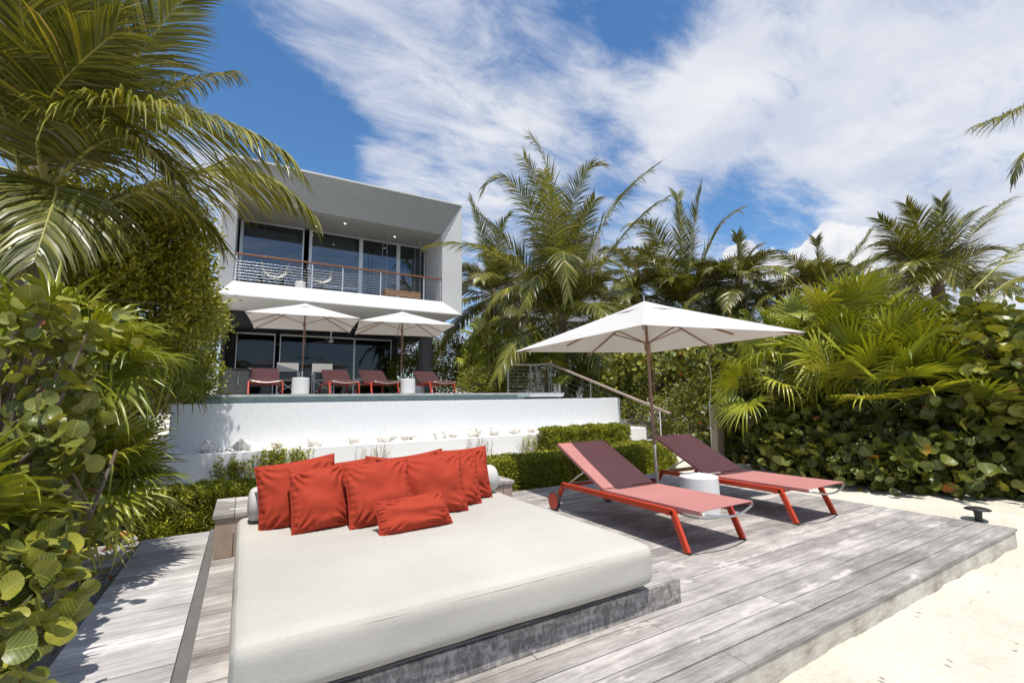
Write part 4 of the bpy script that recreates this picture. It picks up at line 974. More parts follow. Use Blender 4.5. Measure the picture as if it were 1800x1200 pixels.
# ------------------------------------------------------------------ plants
def bez(P, n=26):
    P = [np.array(p, float) for p in P]; t = np.linspace(0, 1, n)[:, None]
    if len(P) == 3: return (1-t)**2*P[0]+2*t*(1-t)*P[1]+t*t*P[2]
    return (1-t)**3*P[0]+3*t*(1-t)**2*P[1]+3*t*t*(1-t)*P[2]+t**3*P[3]
def frond(P, rg, parent, nl=62, ll=.62, wid=.030, droop=.55, rmax=.020, dry=0.0, start=.14, vee=.2, fwd=.7, name='frond', tone=.0):
    """coconut frond along a curve of world points; leaflets hang from both sides"""
    C = bez(P, 40); off = np.array(parent_loc(parent)); seg = np.linalg.norm(np.diff(C, axis=0), axis=1); s = np.concatenate([[0], np.cumsum(seg)]); s /= s[-1]
    up0 = np.array([0, 0, 1.0])
    mb = MB(); mb.tube([tuple(p) for p in C[::2]]+[tuple(C[-1])], [rmax*(1-.86*i/20) for i in range(20)]+[rmax*.1], 6)
    ro = mb.build(name, M['rachis'], parent, smooth=True)
    ts = np.linspace(start, .995, nl); parts = []; m = 5
    for sd in (-1, 1):
        tt = np.clip(ts+rg.normal(0, .002, nl)+(0.004*sd), 0, 1)
        B = np.stack([np.interp(tt, s, C[:, k]) for k in range(3)], -1); B2 = np.stack([np.interp(np.minimum(tt+.02, 1), s, C[:, k]) for k in range(3)], -1); B1 = np.stack([np.interp(np.maximum(tt-.02, 0), s, C[:, k]) for k in range(3)], -1)
        T = unit(B2-B1); S = np.cross(T, up0); bad = np.linalg.norm(S, axis=1) < .15
        S[bad] = np.array([1.0, .2, 0]); S = unit(S)*sd; U = unit(np.cross(S*sd, T))
        prof = np.sin(np.clip((tt-start)/(1-start), 0, 1)**.75*PI*.86+.34); prof = np.clip(prof, .46, 1)
        Ln = ll*prof*rg.uniform(.88, 1.08, nl)
        fw = fwd*(.6+1.7*tt**1.5)+rg.normal(0, .06, nl)
        D = unit(S+T*fw[:, None]+U*(vee+rg.normal(0, .08, nl))[:, None])
        dr = droop*(1+rg.normal(0, .22, nl)); dr[rg.random(nl) < .05] *= 2.2
        wv = unit(T-D*np.sum(T*D, axis=1, keepdims=True)); tw = rg.normal(0, .35, nl)[:, None]; Nn = np.cross(D, wv); wv = unit(wv*np.cos(tw)+Nn*np.sin(tw))
        us = np.array([0, .18, .45, .75, 1.0]); ws = np.array([.45, 1, .95, .62, .06])
        pos = B.copy(); d = D.copy(); ring = []
        for k in range(m):
            if k:
                du = (us[k]-us[k-1])*Ln; g = (dr*us[k])[:, None]*np.array([0, 0, -1.0]); dd = unit(d+g); pos = pos+dd*du[:, None]; d = unit(.6*d+.4*dd+g*.35)
            ww = (wid/2*ws[k])*wv
            ring.append(pos-ww); ring.append(pos+ww)
        V = np.stack(ring, 1)  # nl,2m,3
        q = np.array([(2*k, 2*k+1, 2*k+3, 2*k+2) for k in range(m-1)])
        Q = (q[None]+(np.arange(nl)*2*m)[:, None, None]).reshape(-1, 4)
        rn = np.clip(rg.normal(.42+tone, .15, nl), 0, .93); dk = rg.random(nl) < dry; rn[dk] = rg.uniform(.9, 1, dk.sum())
        parts.append((V.reshape(-1, 3), Q, np.repeat(rn, 2*m)))
    V, Q, Rr = merge(parts); l = np_mesh('leaflets', V, Q, Rr, M['frond'], ro, True, tuple(off)); return ro

def palm_trunk(t, base, top, r0, r1, seed):
    rg = random.Random(seed); base = Vector(base); top = Vector(top); pts = []; rs = []; n = 30
    for i in range(n+1):
        u = i/n; p = base.lerp(top, u); p.x += .06*math.sin(u*3)*(base-top).length*.15; pts.append(tuple(p)); rs.append((r0*(1-u)+r1*u)*(1.06 if i % 2 else .96))
    m = MB(); m.tube(pts, rs, 12); m.build('trunk', M['trunk'], t, smooth=True)
def coconut_palm(label, crown, ground_z, seed, nf=18, L=3.2, specs=None, ll=.62, nl=58, group='coconut palms around the house', wid=.034, elev=(-25, 85), lean=(0, 0), tr=.11, dry=.03, azok=None):
    rg = rng_of(seed); crown = np.array(crown, float); base = np.array([crown[0]+lean[0], crown[1]+lean[1], ground_z])
    t = thing('coconut_palm', label, 'palm tree', tuple(base), 0, group)
    palm_trunk(t, base, crown, tr*1.35, tr, seed)
    m = MB(); c = crown; m.lathe([(tr*.9, -.5), (tr*1.35, -.15), (tr*1.1, .2), (tr*.5, .5), (.02, .7)], tuple(c), 10); m.build('fibre_sheath', M['trunk'], t)
    for P in (specs or []): frond(P[0], rg, t, nl=P[1].get('nl', nl), ll=P[1].get('ll', ll), wid=P[1].get('wid', wid), droop=P[1].get('droop', .5), dry=P[1].get('dry', dry), vee=P[1].get('vee', .2), tone=P[1].get('tone', 0), start=P[1].get('start', .14), rmax=.02*L/3, fwd=P[1].get('fwd', .7))
    for k in range(nf):
        az = k*2.39996+rg.uniform(-.25, .25); f = (k+.5)/nf
        if azok and not azok(az): continue
        el = math.radians(elev[1]-(elev[1]-elev[0])*f**.9+rg.uniform(-7, 7)); l = L*rg.uniform(.82, 1.08)*(.75+.25*min(1, f*2.5))
        d = np.array([math.cos(az)*math.cos(el), math.sin(az)*math.cos(el), math.sin(el)]); h = np.array([math.cos(az), math.sin(az), 0])
        dropk = .30+.5*f
        p0 = crown+d*.1; p1 = crown+d*l*.40; p2 = crown+d*l*.72+h*l*.08-np.array([0, 0, l*.08*dropk]); p3 = crown+d*l*.80+h*l*.20-np.array([0, 0, l*dropk*.62])
        frond([p0, p1, p2, p3], rg, t, nl=nl, ll=ll*rg.uniform(.9, 1.1), wid=wid, droop=.22+.36*f, dry=dry, vee=.22-.2*f, tone=rg.normal(0, .05), rmax=.02*L/3)
    return t

def fan_leaf(C, D, Nn, R, rg, nb=30, spread=4.2, droop=.35, tone=0.0, jn=.45):
    """pleated palmate leaf: blades joined near the petiole, free and drooping at the tips"""
    D = unit(np.array(D, float)); Nn = np.array(Nn, float); S = unit(np.cross(D, Nn)); Nn = np.cross(S, D)
    ph = np.linspace(-spread/2, spread/2, nb)+rg.normal(0, .012, nb); dphi = spread/(nb-1)
    d = np.cos(ph)[:, None]*D+np.sin(ph)[:, None]*S; side = -np.sin(ph)[:, None]*D+np.cos(ph)[:, None]*S
    Ln = R*(.72+.28*np.cos(ph/1.6))*rg.uniform(.9, 1.06, nb); us = np.array([.03, .3, .5, .68, .86, 1.0])
    dr = droop*(1+rg.normal(0, .35, nb)); brk = rg.random(nb) < .12; dr[brk] *= 2.5
    ring = []; hw0 = math.tan(dphi/2)
    for u in us:
        r = Ln*u; g = dr*np.maximum(0, u-.35)**2*1.9*R
        out = np.sqrt(np.maximum(r*r-g*g, (r*.5)**2))
        base = C+d*out[:, None]+Nn*((.10*np.abs(np.sin(ph))+.03)*R*u)[:, None]+np.array([0, 0, -1.0])*g[:, None]
        hw = r*hw0 if u < jn else R*jn*hw0*np.maximum(.02, (1-(u-jn)/(1-jn))**.8)*np.ones(nb)
        lift = .45*hw
        ring += [base-side*hw[:, None]-Nn*lift[:, None]*.5, base+Nn*lift[:, None], base+side*hw[:, None]-Nn*lift[:, None]*.5]
    V = np.stack(ring, 1); q = []
    for k in range(len(us)-1):
        a = 3*k; q += [(a, a+1, a+4, a+3), (a+1, a+2, a+5, a+4)]
    q = np.array(q); Q = (q[None]+(np.arange(nb)*3*len(us))[:, None, None]).reshape(-1, 4)
    rn = np.clip(.5+tone+rg.normal(0, .08, nb), 0, .94); rv = np.repeat(rn, 3*len(us)).reshape(nb, -1)
    tips = rg.random(nb) < .25; rv[tips, -3:] = 1.0
    return V.reshape(-1, 3), Q, rv.ravel()
def fan_palm(label, base, crown, seed, n=18, R=.62, pet=.65, nb=30, elev=(-30, 85), droop=.35, az_rng=None, group='fan palms', extra=None, tone=0.0, tr=.05):
    rg = rng_of(seed); base = np.array(base, float); crown = np.array(crown, float)
    t = thing('fan_palm', label, 'fan palm', tuple(base), 0, group); off = tuple(parent_loc(t))
    m = MB(); m.tube([tuple(base), tuple((base+crown)/2+np.array([.02, .02, 0])), tuple(crown)], [tr*1.3, tr*1.1, tr], 10); m.build('trunk', M['fiber'], t)
    todo = []
    for k in range(n):
        f = (k+.5)/n; az = k*2.39996+rg.uniform(-.3, .3)
        if az_rng: az = az_rng[0]+(az_rng[1]-az_rng[0])*rg.random()
        el = math.radians(elev[1]-(elev[1]-elev[0])*f+rg.uniform(-8, 8)); todo.append((az, el, pet*rg.uniform(.75, 1.15), R*rg.uniform(.85, 1.1)))
    for az, el, pl_, r in todo+(extra or []):
        d = np.array([math.cos(az)*math.cos(el), math.sin(az)*math.cos(el), math.sin(el)])
        e1 = crown+d*pl_*.5; e2 = crown+d*pl_-np.array([0, 0, pl_*.12*math.cos(el)])
        m = MB(); m.tube([tuple(crown), tuple(e1), tuple(e2)], [.011, .008, .006], 6); po = m.build('leaf', M['petiole'], t)
        h = np.array([math.cos(az), math.sin(az), 0]); D = unit(d*1.0+h*.12-np.array([0, 0, .10])+rg.normal(0, .12, 3)); Nn = unit(np.array([0, 0, 1.0])*math.cos(el)*.9-h*math.sin(el)*1.1+rg.normal(0, .45, 3))
        if abs(np.dot(D, Nn)) > .9: Nn = unit(Nn-h)
        V, Q, Rr = fan_leaf(e2, D, Nn, r, rg, nb=nb, droop=droop*rg.uniform(.6, 1.4), tone=tone+rg.normal(0, .1))
        np_mesh('blade_fan', V, Q, Rr, M['fan'], po, False, off)
    return t

def shrub(label, base, blobs, n, leaf, seed, mat='bushleaf', tmpl=(LEAF_V, LEAF_Q), name='shrub', cat='shrub', group=None, clump=14, shell=.55, upb=.5, stems=7, inner=.0, tone=0.0, csz=None):
    """blobs: list of (centre, (rx,ry,rz)); leaves in small clumps through the outer volume of each blob"""
    rg = rng_of(seed); base = np.array(base, float); t = thing(name, label, cat, tuple(base), 0, group)
    vol = np.array([b[1][0]*b[1][1]+b[1][1]*b[1][2]+b[1][0]*b[1][2] for b in blobs]); vol /= vol.sum()
    nc = n//clump; which = rg.choice(len(blobs), nc, p=vol); Cc = np.array([blobs[i][0] for i in which], float); Rb = np.array([blobs[i][1] for i in which], float)
    d = unit(rg.normal(0, 1, (nc, 3))); rr = (shell+(1-shell)*rg.random(nc)**.7)[:, None]; bumpy = np.array([1+.34*mnoise.noise(Vector(x*2.3+i*7.0)) for x, i in zip(d, which)])[:, None]
    ctr = Cc+d*Rb*rr*bumpy; cs = (csz if csz else leaf*1.7)
    p = np.repeat(ctr, clump, 0)+rg.normal(0, cs*.5, (nc*clump, 3)); o = np.repeat(d, clump, 0)
    keep = p[:, 2] > base[2]+.01; p = p[keep]; o = o[keep]; k = len(p)
    D = unit(o*.7+rg.normal(0, .75, (k, 3))+np.array([0, 0, upb*.6])); Nn = unit(rg.normal(0, .6, (k, 3))+o*.6+np.array([0, 0, .75]))
    ct = np.repeat(rg.normal(0, .09, nc), clump)[keep]
    rnd = np.clip(rg.normal(.46+tone, .16, k)+ct, 0, .90); hot = rg.random(k) < .016; rnd[hot] = rg.uniform(.95, 1, hot.sum())
    V, Q, Rr = scatter(tmpl[0], tmpl[1], p, D, Nn, leaf*rg.uniform(.65, 1.15, k), rnd)
    np_mesh('foliage', V, Q, Rr, M[mat], t, tmpl is not None and len(tmpl[0]) > 20, tuple(base), tmpl[0])
    m = MB(); top = [np.array(b[0]) for b in blobs]
    sel = rg.choice(nc, min(stems*6, nc), replace=False)
    for i in range(stems):
        c = top[i % len(top)]; a = base+np.array([rg.normal(0, .08), rg.normal(0, .08), 0]); mid = a*.5+c*.5+rg.normal(0, .12, 3); m.tube([tuple(a), tuple(mid), tuple(c)], [.018, .013, .008], 6)
        for j in sel[i::stems]:
            e = ctr[j]; q = (mid+c)/2; m.tube([tuple(q), tuple((q+e)/2+rg.normal(0, .05, 3)), tuple(e)], [.010, .007, .004], 5)
    m.build('branches', M['branch'], t); return t
def grape(label, base, blobs, n, leaf, seed, group, **k):
    return shrub(label, base, blobs, n, leaf, seed, mat='grape', tmpl=(ROUND_V, ROUND_Q), name='sea_grape', cat='sea grape', group=group, clump=7, csz=leaf*1.2, shell=k.pop('shell', .5), **k)

def hedge(label, x0, x1, y0, y1, z0, z1, n, leaf, seed, rag=.03, tone=0.0, core=True, name='hedge', fill=1.0):
    rg = rng_of(seed); base = np.array([(x0+x1)/2, (y0+y1)/2, z0]); t = thing(name, label, 'hedge', tuple(base))
    A = np.array([(x1-x0)*(z1-z0), (x1-x0)*(y1-y0), (y1-y0)*(z1-z0)]); pf = np.array([A[0]*2, A[1], A[2]]); pf /= pf.sum()
    f = rg.choice(4, n, p=[pf[0]*.72, pf[0]*.28, pf[1], pf[2]]); u = rg.random((n, 3)); p = np.array([x0, y0, z0])+u*np.array([x1-x0, y1-y0, z1-z0]); o = np.zeros((n, 3))
    dep = np.abs(rg.normal(0, .03, n))
    p[f == 0, 1] = y0+dep[f == 0]; o[f == 0] = (0, -1, 0.2); p[f == 1, 1] = y1-dep[f == 1]; o[f == 1] = (0, 1, .2)
    p[f == 2, 2] = z1-dep[f == 2]; o[f == 2] = (0, 0, 1); e = f == 3; sgn = rg.random(n) < .5; p[e & sgn, 0] = x0+dep[e & sgn]; o[e & sgn] = (-1, 0, .2); p[e & ~sgn, 0] = x1-dep[e & ~sgn]; o[e & ~sgn] = (1, 0, .2)
    rip = np.array([mnoise.noise(Vector(q*6)) + .6*mnoise.noise(Vector(q*17)) for q in p]); p += o*(rip*rag)[:, None]
    # rounded shoulders
    sh = np.minimum(np.minimum(p[:, 1]-y0, y1-p[:, 1]), .06)/.06; p[:, 2] -= np.where(p[:, 2] > z1-.05, (1-np.clip(sh, 0, 1))*.03, 0)
    D = unit(o*.6+rg.normal(0, .7, (n, 3))+np.array([0, 0, .35])); Nn = unit(o*.8+rg.normal(0, .6, (n, 3))+np.array([0, 0, .5]))
    patch = np.array([mnoise.noise(Vector(q*2.2)) for q in p])*.18
    V, Q, Rr = scatter(LEAF_V, LEAF_Q, p, D, Nn, leaf*rg.uniform(.7, 1.25, n), np.clip(rg.normal(.5+tone, .16, n)+patch, 0, .98))
    np_mesh('foliage', V, Q, Rr, M['hedgeleaf'], t, False, tuple(base), LEAF_V)
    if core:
        m = MB(); c = .055; m.box((x0+c, y0+c, z0), (x1-c, y1-c, z1-c)); m.build('dark_core', simple('hedge_dark_core', (0.022, 0.025, 0.010), 0.9, 0.1, var=.5, vscale=40), t)  # solid near-black box standing in for the shaded inside of the hedge
    return t

# clipped hedges
hedge('long clipped green hedge behind the daybed, left section in front of the planter', -0.86, 2.55, 5.55, 6.15, -.12, .345, 46000, .034, 1, rag=.045)
hedge('clipped hedge behind the near lounger, right section', 2.60, 5.95, 5.50, 6.05, -.12, .385, 42000, .034, 2, rag=.03)
hedge('upper clipped bush growing against the planter wall on the right', 5.25, 7.35, 7.45, 7.95, -.12, .60, 26000, .042, 3, rag=.05)
hedge('square end block of the hedge beside the right end of the planter', 6.0, 6.75, 5.75, 6.6, -.12, .36, 14000, .036, 4, rag=.04)
def wall_vine(label, x0, x1, zf, n, leaf, seed, mat='hedgeleaf', y=7.99, name='wall_vine', cat='vine', zb=.0):
    rg = rng_of(seed); t = thing(name, label, cat, ((x0+x1)/2, y-.05, -.12)); off = tuple(t.location); m = MB(); pts = []
    for i in range(int((x1-x0)*34)):
        x = rg.uniform(x0, x1); zt = zf((x-x0)/(x1-x0))*rg.uniform(.7, 1.0); q = [(x, y-.03, -.1)]; z = -.1
        while z < zt: z += .07; x += rg.normal(0, .022); q.append((x, y-.015-.03*rg.random(), z))
        if len(q) > 1: m.tube(q, .003, 4)
        pts += q[1:]
    m.build('stems', M['dry'], t)
    if n and pts:
        P_ = np.array(pts); P_ = P_[P_[:, 2] > zb]; idx = rg.integers(0, len(P_), n); p = P_[idx]+rg.normal(0, .022, (n, 3)); p[:, 1] = np.minimum(p[:, 1], y-.012)
        D = unit(rg.normal(0, .8, (n, 3))+np.array([0, -.5, .2])); Nn = unit(rg.normal(0, .5, (n, 3))+np.array([0, -.8, .6]))
        V, Q, Rr = scatter(LEAF_V, LEAF_Q, p, D, Nn, leaf*rg.uniform(.7, 1.2, n), np.clip(rg.normal(.6, .16, n), 0, .98)); np_mesh('foliage', V, Q, Rr, M[mat], t, False, off, LEAF_V)
xa = at(388, 820, 8)[0]; xb = at(550, 800, 8)[0]
wall_vine('leafy green vine climbing the planter wall behind the left box table', xa, xb, lambda u: .37+.13*u-.06*math.sin(u*9), 2300, .048, 5, zb=-.02)
wall_vine('bare brown twiggy plant on the planter wall, left one behind the back row pillows', at(637, 800, 8)[0], at(685, 800, 8)[0], lambda u: .47, 120, .022, 6, mat='hedgeleaf', name='twiggy_plant', cat='plant')
wall_vine('bare brown twiggy plant on the planter wall, right one above the rightmost pillow', at(822, 790, 8)[0], at(872, 790, 8)[0], lambda u: .47, 110, .022, 7, name='twiggy_plant', cat='plant')
wall_vine('sparse leafy sprig on the wall left of the upper clipped bush', at(915, 790, 8)[0], at(962, 790, 8)[0], lambda u: .36+.06*math.sin(u*6), 520, .04, 8, name='wall_sprig', cat='plant')

# ---- right hand planting: sea grapes in front, fan palms behind, coconut palms beyond
G = -.12
gr = 'sea grape bushes along the sand on the right'
grape('low sea grape bush right behind the shower post', (8.6, 5.4, G), [((8.75, 5.9, .35), (.5, .8, .55)), ((8.1, 4.55, .45), (.45, .5, .55))], 1900, .145, 21, gr, tone=-.12)
grape('low sea grape bush left of the big fan palm trunk', (7.8, 3.9, G), [((7.75, 3.9, .3), (.55, .7, .5)), ((8.3, 4.0, .8), (.5, .7, .6))], 1900, .15, 22, gr, tone=-.12)
grape('low sea grape bush spreading under the big fan palm', (7.9, 3.0, G), [((7.75, 2.95, .18), (.55, .65, .36)), ((8.3, 3.1, .35), (.5, .6, .4))], 1300, .15, 23, gr, tone=-.12)
grape('sea grape bush right of the big fan palm trunk', (8.2, 2.35, G), [((8.1, 2.3, .25), (.5, .5, .42)), ((8.9, 2.6, .6), (.6, .7, .7))], 1500, .155, 24, gr, tone=-.12)
grape('tall sea grape bush at the right edge with red and yellow leaves', (8.9, 2.0, G), [((8.7, 1.9, 1.35), (.65, .8, .95)), ((9.2, 2.5, 1.6), (.7, .8, .9)), ((8.6, 1.4, .9), (.5, .6, .9))], 4300, .16, 25, gr, tone=.06, shell=.4)
grape('sea grape bush at the far right edge beside the tall one', (8.9, 1.0, G), [((8.8, 1.0, .9), (.6, .6, 1.0)), ((8.4, 1.35, .15), (.45, .45, .3))], 1700, .16, 26, gr)
grape('pale sea grape crown between stair rail and umbrella', (10.2, 9.0, G), [((9.9, 9.3, 1.9), (.9, .9, .8)), ((10.6, 8.3, 1.6), (.8, .8, 1.0))], 2400, .15, 27, gr, tone=.08)
grape('sea grape bush peeking above the right slope of the umbrella', (9.6, 6.2, G), [((9.5, 6.2, 2.2), (.5, .6, .7)), ((9.6, 6.2, 1.2), (.7, .8, 1.0))], 1700, .15, 28, gr, tone=.05)
fg = 'fan palms in the right hand planting'
fan_palm('big fan palm in the centre of the right hand planting with bright blades', (8.35, 3.25, G), (8.35, 3.25, .85), 31, n=30, R=.72, pet=1.15, nb=28, droop=.16, elev=(22, 88), group=fg, tone=.06, tr=.06)
fan_palm('fan palm right of the big one merging into the tall sea grape', (8.7, 2.75, G), (8.7, 2.75, .75), 32, n=22, R=.70, pet=1.15, nb=28, droop=.16, elev=(20, 85), group=fg, tone=.04)
fan_palm('tall fan palm above and behind the big one', (9.3, 3.9, G), (9.1, 3.85, 1.95), 33, n=26, R=.72, pet=.95, nb=28, droop=.2, elev=(-5, 85), group=fg, tone=.08)
fan_palm('fan palm overhanging the shower post with drooping leaves', (8.5, 5.0, G), (8.4, 4.85, 1.45), 34, n=20, R=.66, pet=.75, nb=30, elev=(-40, 70), droop=.5, group=fg, tone=.06)
fan_palm('fan palm showing above the right slope of the umbrella', (9.7, 5.2, G), (9.7, 5.2, 2.1), 35, n=18, R=.66, pet=.75, nb=28, elev=(-30, 85), group=fg, tone=.06)
fan_palm('fan palm behind the sloping stair handrail', (9.9, 10.4, G), (9.9, 10.4, 1.35), 36, n=16, R=.6, pet=.7, nb=26, elev=(-20, 80), group=fg)
fan_palm('fan palm just right of the pool terrace railing', (8.9, 12.9, .8), (8.9, 12.9, 2.1), 37, n=18, R=.62, pet=.7, nb=26, elev=(-25, 85), group=fg, tone=.05)
fan_palm('fan palm beside the right end of the terrace loungers', (7.9, 15.2, 1.3), (8.0, 15.4, 3.3), 38, n=22, R=.75, pet=.8, nb=26, elev=(-45, 80), droop=.6, group=fg, tone=.02)
fan_palm('fan palm in shade below the right corner of the balcony', (8.3, 16.6, 1.3), (8.3, 16.6, 2.6), 39, n=18, R=.75, pet=.8, nb=24, elev=(-40, 80), droop=.6, group=fg)

sg = 'dense small leaved shrubs'
shrub('small leaved shrub behind the pool railing', (6.4, 13.4, 1.3), [((6.5, 13.3, 1.75), (.55, .5, .5)), ((7.3, 13.6, 1.8), (.5, .5, .5))], 9000, .07, 41, group=sg, tone=.05)
shrub('tall round shrub left of the umbrella top in front of the grey palms', (11.3, 12.6, G), [((10.7, 12.2, 3.0), (1.0, .9, 1.1)), ((11.5, 12.8, 2.2), (1.2, 1.0, 1.4))], 20000, .09, 42, group=sg, tone=.02)
shrub('shrub behind the lower half of the stair handrail', (9.6, 8.9, G), [((9.4, 9.0, .6), (.7, 1.2, .75)), ((9.7, 10.6, .9), (.7, .9, .8))], 15000, .06, 43, group=sg, tone=.0)
shrub('dark shrub filling the bank right of the stair rail end', (9.4, 7.3, G), [((9.4, 7.4, .7), (.8, 1.0, .9)), ((9.7, 6.6, 1.0), (.8, .9, 1.1))], 15000, .07, 44, group=sg, tone=-.1)
shrub('shrub under the fan palms right of the house', (9.2, 16.6, 1.3), [((9.0, 16.8, 2.2), (1.1, .8, 1.2)), ((10.3, 16.0, 1.8), (1.2, .9, 1.4))], 13000, .09, 45, group=sg, tone=-.08)
shrub('dark shrub mass behind the right hand fan palms', (10.3, 4.5, G), [((10.2, 3.4, 1.0), (.9, 1.2, 1.2)), ((10.3, 5.6, 1.1), (.9, 1.3, 1.3))], 14000, .10, 46, group=sg, tone=-.12)
shrub('distant shrubs closing the view between the centre palm and the grey palms', (14, 12, G), [((13.6, 13.2, 2.2), (1.6, 1.4, 1.7)), ((14.8, 10.6, 2.0), (1.6, 1.6, 1.7)), ((14.8, 7.6, 1.9), (1.5, 1.7, 1.6))], 20000, .14, 47, group=sg, tone=-.08)
shrub('distant shrubs behind the right edge planting', (14, 4, G), [((13.5, 4.6, 1.3), (1.4, 1.7, 1.2)), ((13.2, 2.2, .9), (1.4, 1.4, 1.0))], 12000, .13, 48, group=sg, tone=-.08)

shrub('dark planting seen through the gap between the glass doors and the column', (8, 24, 1.3), [(tuple(at(722, 660, 21)), (1.3, .8, 1.0)), (tuple(at(722, 610, 22)), (1.5, .8, 1.0)), (tuple(at(790, 640, 20)), (1.2, 1.0, 1.5)), (tuple(at(850, 640, 20)), (1.5, 1.0, 1.5))], 34000, .12, 49, group=sg, tone=-.05)
# coconut palms, their fronds placed one by one where the photo shows them
def A3(Y, *pts):
    # points of one frond at the palm's own distance from the viewer, d metres nearer or farther
    D0 = Y/ray(pts[0][0], pts[0][1])[1]; return [EYE+ray(x, y)*(D0+d) for (x, y, d) in pts]
Yc = 13.2
coconut_palm('tall coconut palm in the centre right of the house', at(988, 565, Yc), .6, 61, nf=18, L=3.7, ll=1.25, nl=92, wid=.040, elev=(-40, 60), specs=[
    (A3(Yc, (985, 560, 0), (985, 380, .2), (972, 270, .4), (930, 240, .6)), dict(droop=0.37)),
    (A3(Yc, (985, 560, 0), (1000, 400, -.3), (1010, 270, -.5), (1060, 290, -.9)), dict(droop=0.31)),
    (A3(Yc, (985, 560, 0), (975, 420, -1.0), (950, 330, -1.4), (920, 275, -1.5)), dict(droop=0.56)),
    (A3(Yc, (985, 560, 0), (960, 400, -.6), (900, 260, -.9), (850, 330, -1.0)), dict(droop=0.43)),
    (A3(Yc, (985, 560, 0), (975, 400, -1.6), (965, 330, -2.2), (955, 300, -3.0)), dict(droop=0.56, tone=.1)),
    (A3(Yc, (990, 565, 0), (985, 440, -2.0), (985, 380, -2.8), (1000, 520, -3.2)), dict(droop=0.25)),
    (A3(Yc, (985, 570, 0), (940, 470, -.8), (850, 410, -1.6), (752, 432, -2.0)), dict(droop=0.50, tone=.14, ll=1.05)),
    (A3(Yc, (985, 570, 0), (950, 500, -.4), (900, 430, -.6), (850, 385, -.6)), dict(droop=0.31)),
    (A3(Yc, (990, 560, 0), (1030, 440, .2), (1070, 350, .2), (1148, 295, .3)), dict(droop=0.37)),
    (A3(Yc, (990, 570, 0), (1030, 440, -.8), (1080, 420, -1.4), (1118, 520, -1.6)), dict(droop=0.50, tone=.16, ll=1.0)),
    (A3(Yc, (990, 570, 0), (1050, 470, .8), (1110, 380, 1.2), (1170, 350, 1.4)), dict(droop=0.31)),
    (A3(Yc, (985, 560, 0), (1010, 430, -.2), (1025, 380, -.6), (1045, 350, -1.2)), dict(droop=0.31)),
    (A3(Yc, (985, 570, 0), (930, 500, -1.2), (890, 470, -2.0), (850, 560, -2.4)), dict(droop=0.56, ll=1.0)),
    (A3(Yc, (985, 565, 0), (960, 470, -1.4), (940, 450, -2.0), (925, 540, -2.6)), dict(droop=0.43)),
])
coconut_palm('coconut palm crown showing just right of the balcony corner', at(868, 520, 19), 1.4, 62, nf=20, L=3.8, ll=1.15, nl=95, wid=.046, elev=(-50, 80), specs=[
    (A3(19, (868, 515, 0), (850, 430, 0), (840, 380, 0), (826, 352, 0)), dict(droop=0.25)), (A3(19, (868, 515, 0), (870, 430, 0), (880, 390, 0), (895, 380, 0)), dict(droop=0.25))])
Yd = 13.0
coconut_palm('coconut palm behind the near umbrella, dark upright fronds', at(1205, 545, Yd), -.1, 63, nf=22, L=4.2, ll=1.25, nl=105, wid=.044, elev=(-55, 75), specs=[
    (A3(Yd, (1205, 540, 0), (1200, 430, 0), (1195, 370, .3), (1190, 342, .6)), dict(droop=0.15, vee=.12)), (A3(Yd, (1205, 540, 0), (1215, 430, 0), (1222, 370, 0), (1232, 332, 0)), dict(droop=0.19)),
    (A3(Yd, (1210, 540, 0), (1240, 440, 0), (1262, 385, 0), (1298, 370, 0)), dict(droop=0.25)), (A3(Yd, (1200, 540, 0), (1170, 430, 0), (1140, 370, 0), (1105, 395, -1)), dict(droop=0.37)),
    (A3(Yd, (1200, 540, 0), (1150, 440, -1), (1110, 420, -1.5), (1070, 450, -2)), dict(droop=0.50, tone=.05))])
Ye = 10.5
coconut_palm('coconut palm between the umbrella tip and the big right palm, low crown', at(1300, 500, Ye), -.1, 64, nf=18, L=2.7, ll=.85, nl=85, wid=.032, elev=(-55, 70), specs=[
    (A3(Ye, (1300, 500, 0), (1302, 450, 0), (1300, 425, 0), (1296, 412, 0)), dict(droop=0.19)), (A3(Ye, (1300, 500, 0), (1310, 460, 0), (1320, 440, 0), (1335, 432, 0)), dict(droop=0.31))])
coconut_palm('coconut palm with spiky crown in front of the white cumulus', at(1440, 515, 8.0), -.1, 65, nf=18, L=2.3, ll=.75, nl=85, wid=.026, elev=(-55, 85), specs=[
    (A3(8, (1440, 510, 0), (1438, 450, 0), (1436, 430, 0), (1434, 420, 0)), dict(droop=0.19, vee=.2)), (A3(8, (1440, 510, 0), (1480, 480, 0), (1510, 440, 0), (1530, 405, 0)), dict(droop=0.19)),
    (A3(8, (1440, 510, 0), (1410, 460, 0), (1380, 440, 0), (1350, 455, 0)), dict(droop=0.37))])
Yf = 4.6
